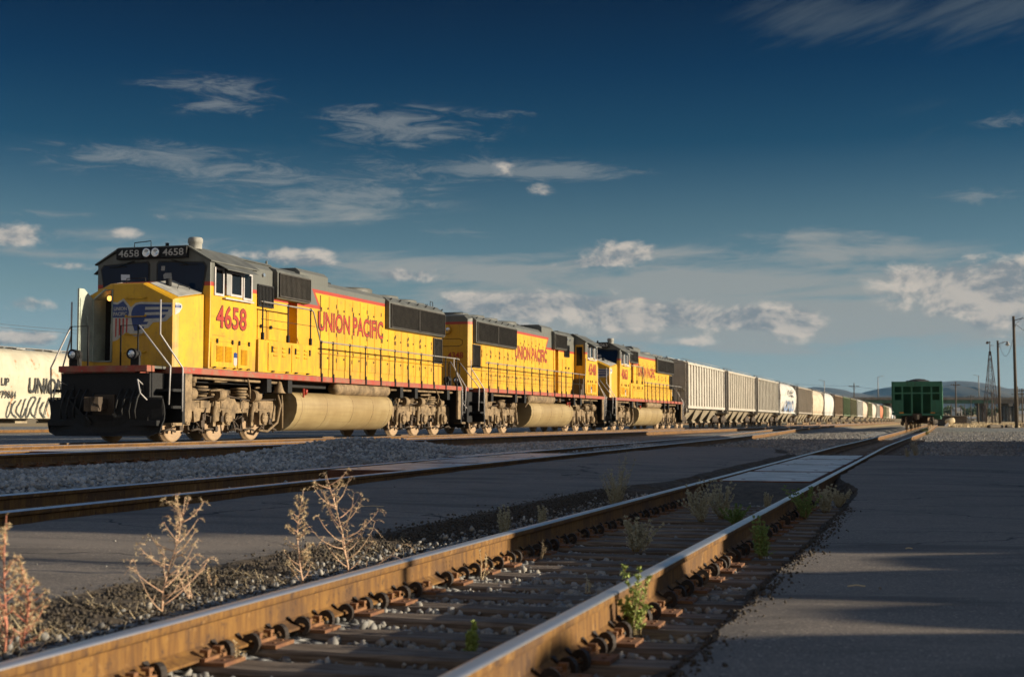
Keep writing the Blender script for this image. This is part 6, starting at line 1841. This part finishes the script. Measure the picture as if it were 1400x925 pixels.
heap(13, 7.6, 2.72, 2.3, 'pointed gravel heap added out of view for its shadow, a post at its top', 2)
heap(13, 6.35, 2.32, 1.35, 'small gravel heap added out of view for its shadow, between two bigger ones', 3, 2.6)
heap(13, 4.95, 2.68, 2.0, 'tall gravel heap added out of view for its shadow, beside the smallest one', 4, 2.0)
heap(13, 2.6, 2.85, 2.4, 'largest gravel heap added out of view for its shadow, last of the row', 5, 2.0)
def post():  # added unseen pole for the thin shadow across the rails
    t = empty('shadow_post', (13.1, 7.6, -.15)); tag(t, 'thin wooden post added out of view for its narrow shadow', 'post')
    m = MB(); m.cyl((0, 0, 0), (0, 0, 4.3), .06, .05, 8); m.build('shaft', M_POLE, t)
    m = MB(); m.cyl((0, 0, 4.3), (0, 0, 4.36), .08, .03, 8); m.build('cap', M_GALV, t)
post()

# ---------------------------------------------------------------- the hazy evening air
def haze():
    m = bpy.data.materials.new('evening_haze'); m.use_nodes = True; nt = m.node_tree; nt.nodes.clear()
    out = nt.nodes.new('ShaderNodeOutputMaterial'); v = nt.nodes.new('ShaderNodeVolumePrincipled')
    v.inputs['Color'].default_value = (0.28, 0.62, 1.0, 1); v.inputs['Density'].default_value = HAZE_DENSITY; v.inputs['Anisotropy'].default_value = 0.0
    nt.links.new(v.outputs[0], out.inputs['Volume'])
    mb = MB(); mb.box(-7500, 7500, -600, 9600, -5.2, 180)
    o = mb.build('haze', m); tag(o, kind='stuff')
HAZE_DENSITY = 3.5e-5
haze()
# ---------------------------------------------------------------- weeds
def branch(mb, p, d, L, r, q, curl=0.0, n=6, up=0.0, seg=5):
    pts = [Vector(p)]; d = Vector(d).normalized(); side = d.cross(Vector((0, 0, 1)))
    for k in range(n):
        d = (d + Vector((q.gauss(0, .07), q.gauss(0, .07), q.gauss(0, .05) + up / n)) + Vector((0, 0, curl / n))).normalized()
        pts.append(pts[-1] + d * (L / n))
    mb.tube(pts, [r * (1 - .75 * k / n) for k in range(n + 1)], seg)
    return pts, d
def tuft(mb, p, size, q, n=4, stretch=2.2):
    for _ in range(n):
        a = Vector((q.gauss(0, 1), q.gauss(0, 1), q.gauss(0, .8))).normalized()
        b = a.cross(Vector((q.gauss(0, 1), q.gauss(0, 1), q.gauss(0, 1)))).normalized()
        c = Vector(p) + a * size * q.uniform(0, .8)
        a = a * size * stretch * .5; b = b * size * (.35 if stretch < 3 else .2)
        mb.add([c - a * .3, c + b, c + a, c - b], [(0, 1, 2, 3)])
def weed(x, yb, yt, style, label, seed, z=None, lean=0.0, wide=1.0, group=None, ground=None):
    """x, yb, yt: where the foot and the tip stand; the height follows from the distance"""
    zg = (-.09 if style in ('dry', 'dryred', 'pinkstalk', 'olive') else -.22) if z is None else z
    Y = 1944 * (CAM_Z - zg) / (yb - 575); X = px2(x, Y)
    h = (yb - yt) / 1944 * Y
    q = random.Random(seed)
    t = empty('weed', (X, Y, zg)); tag(t, label, 'weed', group or 'weeds along the tracks')
    st = MB(); lf = MB()
    if style in ('dry', 'dryred'):
        pts, _ = branch(st, (0, 0, 0), (lean, 0, 1), h, .0055 * max(1, h * 1.2), q, n=10)
        nb = 28
        for k in range(nb):
            f = (k / nb) ** .9 * .92; i = min(9, int(f * 10)); p = pts[i].lerp(pts[i + 1], f * 10 - i)
            a = q.uniform(0, 6.28); L = h * q.uniform(.30, .52) * (1.0 - .72 * f) * wide
            bp, bd = branch(st, p, (math.cos(a), math.sin(a) * .7, q.uniform(.05, .55)), L, .0034, q, up=.9, n=7, seg=4)
            for m in range(2, 8):
                if q.random() < .8:
                    tuft(lf, bp[m], .010, q, 2, 3.6)
                    if q.random() < .7:
                        cp, cd = branch(st, bp[m], (q.gauss(0, 1), q.gauss(0, 1), q.uniform(-.3, .8)), L * q.uniform(.12, .3), .0018, q, n=4, curl=q.uniform(-1.4, .6), seg=3)
                        for c_ in cp[1:]: tuft(lf, c_, .007, q, 2, 3.6)
            e, _ = branch(st, bp[-1], bd + Vector((q.gauss(0, .4), 0, -.2)), L * .22, .002, q, n=4, curl=-2.2, seg=3)
            for c_ in e: tuft(lf, c_, .007, q, 3, 3.6)
        for m in range(6, 11): tuft(lf, pts[m], .010, q, 5, 3.6)
        mats = (M_REDSTEM if style == 'dryred' else M_DRYSTEM, M_DRYSEED)
    elif style in ('bush', 'olive', 'green', 'bright'):
        ns = {'bush': 22, 'olive': 13, 'green': 15, 'bright': 4}[style]
        for k in range(ns):
            a = q.uniform(0, 6.28); sp_ = q.uniform(.0, 1.0) * wide * (.45 if style in ('bright', 'olive') else 1.0)
            hh = h * q.uniform(.55, 1.0) if k else h
            bp, bd = branch(st, (q.gauss(0, .015), q.gauss(0, .015), 0), (math.cos(a) * sp_ + lean, math.sin(a) * sp_ * .8, 1.0), hh / max(.55, math.cos(min(1, sp_ * .6))), .0035, q, up=.25, n=8, seg=4)
            for m in range(1, 9):
                for _ in range(2):
                    a2 = q.uniform(0, 6.28); L = h * q.uniform(.06, .22) * (1.15 - m / 9)
                    cp, cd = branch(st, bp[m], (math.cos(a2), math.sin(a2), q.uniform(.2, .9)), L, .0016, q, n=4, seg=3, up=.3)
                    ls = {'bush': .0095, 'olive': .006, 'green': .011, 'bright': .012}[style]
                    for c_ in cp[1:]: tuft(lf, c_, ls, q, 4 if style != 'olive' else 3, 2.4)
                tuft(lf, bp[m], .011, q, 4)
        mats = {'bush': (M_OLIVESTEM, M_OLIVELEAF), 'olive': (M_OLIVESTEM, M_OLIVELEAF), 'green': (M_OLIVESTEM, M_GREENLEAF), 'bright': (M_OLIVESTEM, M_BRIGHTLEAF)}[style]
    else:                                              # a few straw stalks
        for k in range(4):
            bp, _ = branch(st, (q.gauss(0, .01), q.gauss(0, .01), 0), (q.gauss(0, .25) + lean, q.gauss(0, .2), 1), h * q.uniform(.5, 1), .003, q, n=6, seg=4)
            for m in range(2, 7): tuft(lf, bp[m], .010, q, 4)
        mats = (M_DRYSTEM if style == 'pinkstalk' else M_DRYSEED, M_DRYSEED if style != 'greenstalk' else M_OLIVELEAF)
    st.build('stem', mats[0], t, fix=False)
    if lf.v: lf.build('foliage', mats[1], t, fix=False)
    return t
weed(14, 886, 702, 'dryred', 'pink stemmed dry weed cut by the left edge of the picture', 1, lean=-.03, wide=.6)
weed(36, 880, 765, 'dryred', 'short pink dry weed beside the tall one at the left edge', 2, lean=.05, wide=.8)
weed(226, 832, 675, 'dry', 'straight dry weed with curved side branches, standing alone left of the rail', 3, wide=1.25)
weed(417, 795, 668, 'dry', 'slender dry weed leaning to the left beside the bushier one', 4, lean=-.22, wide=.55)
weed(478, 785, 643, 'dry', 'bushy pale dry weed with long curling branches behind the rail', 5, lean=.05, wide=1.25)
weed(262, 815, 765, 'pinkstalk', 'small broken pink weed right of the lone dry weed', 6)
weed(290, 800, 770, 'pinkstalk', 'small dry stalk at the broken asphalt edge', 7)
weed(845, 690, 617, 'olive', 'tall thin olive weed at the asphalt edge left of the rail', 8, wide=.8)
weed(838, 692, 640, 'olive', 'lower olive weed at the foot of the tall thin one', 18, wide=1.3)
weed(690, 728, 690, 'olive', 'low grey green weed in the shade at the asphalt edge', 9, wide=1.1)
weed(741, 716, 690, 'olive', 'tiny weed between the low grey one and the tall olive one', 10)
weed(868, 752, 705, 'bush', 'pale bushy weed on the ties in the middle of the track', 11, z=-.2, wide=1.0)
weed(957, 712, 665, 'bush', 'pale olive bush against the left rail', 12, z=-.2, wide=1.2)
weed(985, 708, 655, 'bush', 'largest pale olive bush between the rails before the crossing', 13, z=-.2, wide=1.2)
weed(1003, 716, 690, 'green', 'low green weed spreading in front of the olive bushes', 14, z=-.2, wide=1.6)
weed(1047, 693, 672, 'olive', 'small purple grey weed near the right rail before the crossing', 15, z=-.2)
weed(872, 864, 772, 'bright', 'bright green sunlit weed growing by the right rail', 16, z=-.2, wide=.5)
weed(858, 858, 815, 'bright', 'small pale shoot left of the bright green weed', 17, z=-.2, wide=.9)
weed(1040, 762, 705, 'green', 'thin green weed rising from the rail base on the right', 19, z=-.2, wide=.35)
weed(1098, 708, 664, 'green', 'green bush outside the right rail', 21, z=-.2, wide=1.1)
weed(1125, 700, 662, 'bush', 'olive bush outside the right rail beside the green one', 22, z=-.2, wide=1.0)
weed(1145, 692, 668, 'bush', 'yellowish round bush at the corner of the asphalt', 23, z=-.2, wide=.9)
weed(643, 888, 850, 'bright', 'small pale green sprout between the ties at the bottom', 24, z=-.22, wide=1.0)
weed(661, 790, 745, 'stalk', 'small straw coloured stalk on the sunlit ties', 25, z=-.2)
weed(740, 762, 735, 'stalk', 'single pale stem sticking up between the ties', 26, z=-.2)
weed(805, 808, 782, 'greenstalk', 'small green stalk on the ties left of the right rail', 27, z=-.2)
weed(160, 925, 885, 'stalk', 'straw stalk in front of the left rail near the bottom edge', 29, z=-.22)
weed(36, 935, 898, 'stalk', 'straw stalk in front of the rail in the bottom left corner', 30, z=-.22)
weed(235, 918, 888, 'greenstalk', 'small greenish stalk at the rail foot by the bottom edge', 31, z=-.22)
weed(330, 905, 870, 'stalk', 'short straw stalk between the rail clips', 32, z=-.22)
weed(1250, 624, 596, 'olive', 'faint tall weed beyond the crossing, right of the rails', 33, z=-.1, wide=1.0)
weed(1238, 628, 612, 'olive', 'lower weed beyond the crossing beside the taller one', 34, z=-.1, wide=1.2)
weed(1266, 594, 584, 'green', 'green tuft against the rail below the coal car', 35, z=-.02, wide=1.2)
def litter():
    q = random.Random(3); mb = MB(); vs = []
    for i in range(8):
        for j in range(6):
            vs.append((lerp(-.11, .11, i / 7), lerp(-.08, .08, j / 5), .02 + .05 * max(0, gnoise(i * .8, j * .9 + 3)) + .03 * (i > 3)))
    mb.add(vs, [(i * 6 + j, (i + 1) * 6 + j, (i + 1) * 6 + j + 1, i * 6 + j + 1) for i in range(7) for j in range(5)])
    o = mb.build('paper_scrap', M_PAPER, fix=False); P = FM.at(15.2, 7.0, -.06); o.location = P; tag(o, 'crumpled white paper lying between the rails of the middle track', 'litter')
    for k, (x, y, z, L, lab) in enumerate([(1167, 800, -.118, .10, 'small pale twig lying on the sunlit asphalt at the right'), (510, 692, 0.0, .22, 'thin straw lying on the shaded asphalt between the tracks'), (1239, 749, -.118, .05, 'tiny dry leaf on the asphalt edge of the sunlit patch')]):
        Y = 1944 * (CAM_Z - z) / (y - 575); m = MB(); m.tube([(-L / 2, 0, .006), (0, .01, .012), (L / 2, .004, .006)], .004, 5); m.tube([(0, .01, .012), (L * .2, .03, .01)], .003, 4)
        o = m.build('twig', M_DRYSEED); o.location = (px2(x, Y), Y, z); tag(o, lab, 'twig')
litter()
def dry_grass():
    """matted dry grass and chaff around the feet of the dry weeds"""
    q = random.Random(8); mb = MB()
    for _ in range(3400):
        s_ = 4.5 + 5.6 * q.random(); p_ = q.gauss(3.68, .17)
        if gnoise(s_ * 2.2, 6.6) < .08 and q.random() < .9: continue
        P = FN.at(s_, p_, lerp(-.115, -.05, sstep(p_, 3.45, 4.08)) + q.uniform(-.005, .03)); a = q.uniform(0, 6.28); L = q.uniform(.015, .05)
        d = Vector((math.cos(a) * L, math.sin(a) * L, q.uniform(-.2, .8) * L)); w = Vector((-math.sin(a), math.cos(a), 0)) * .003
        mb.add([P - d - w, P + d - w * .3, P + d + w * .3, P - d + w], [(0, 1, 2, 3)])
    o = mb.build('dry_grass', M_DRYSEED, fix=False); tag(o, kind='stuff')
dry_grass()
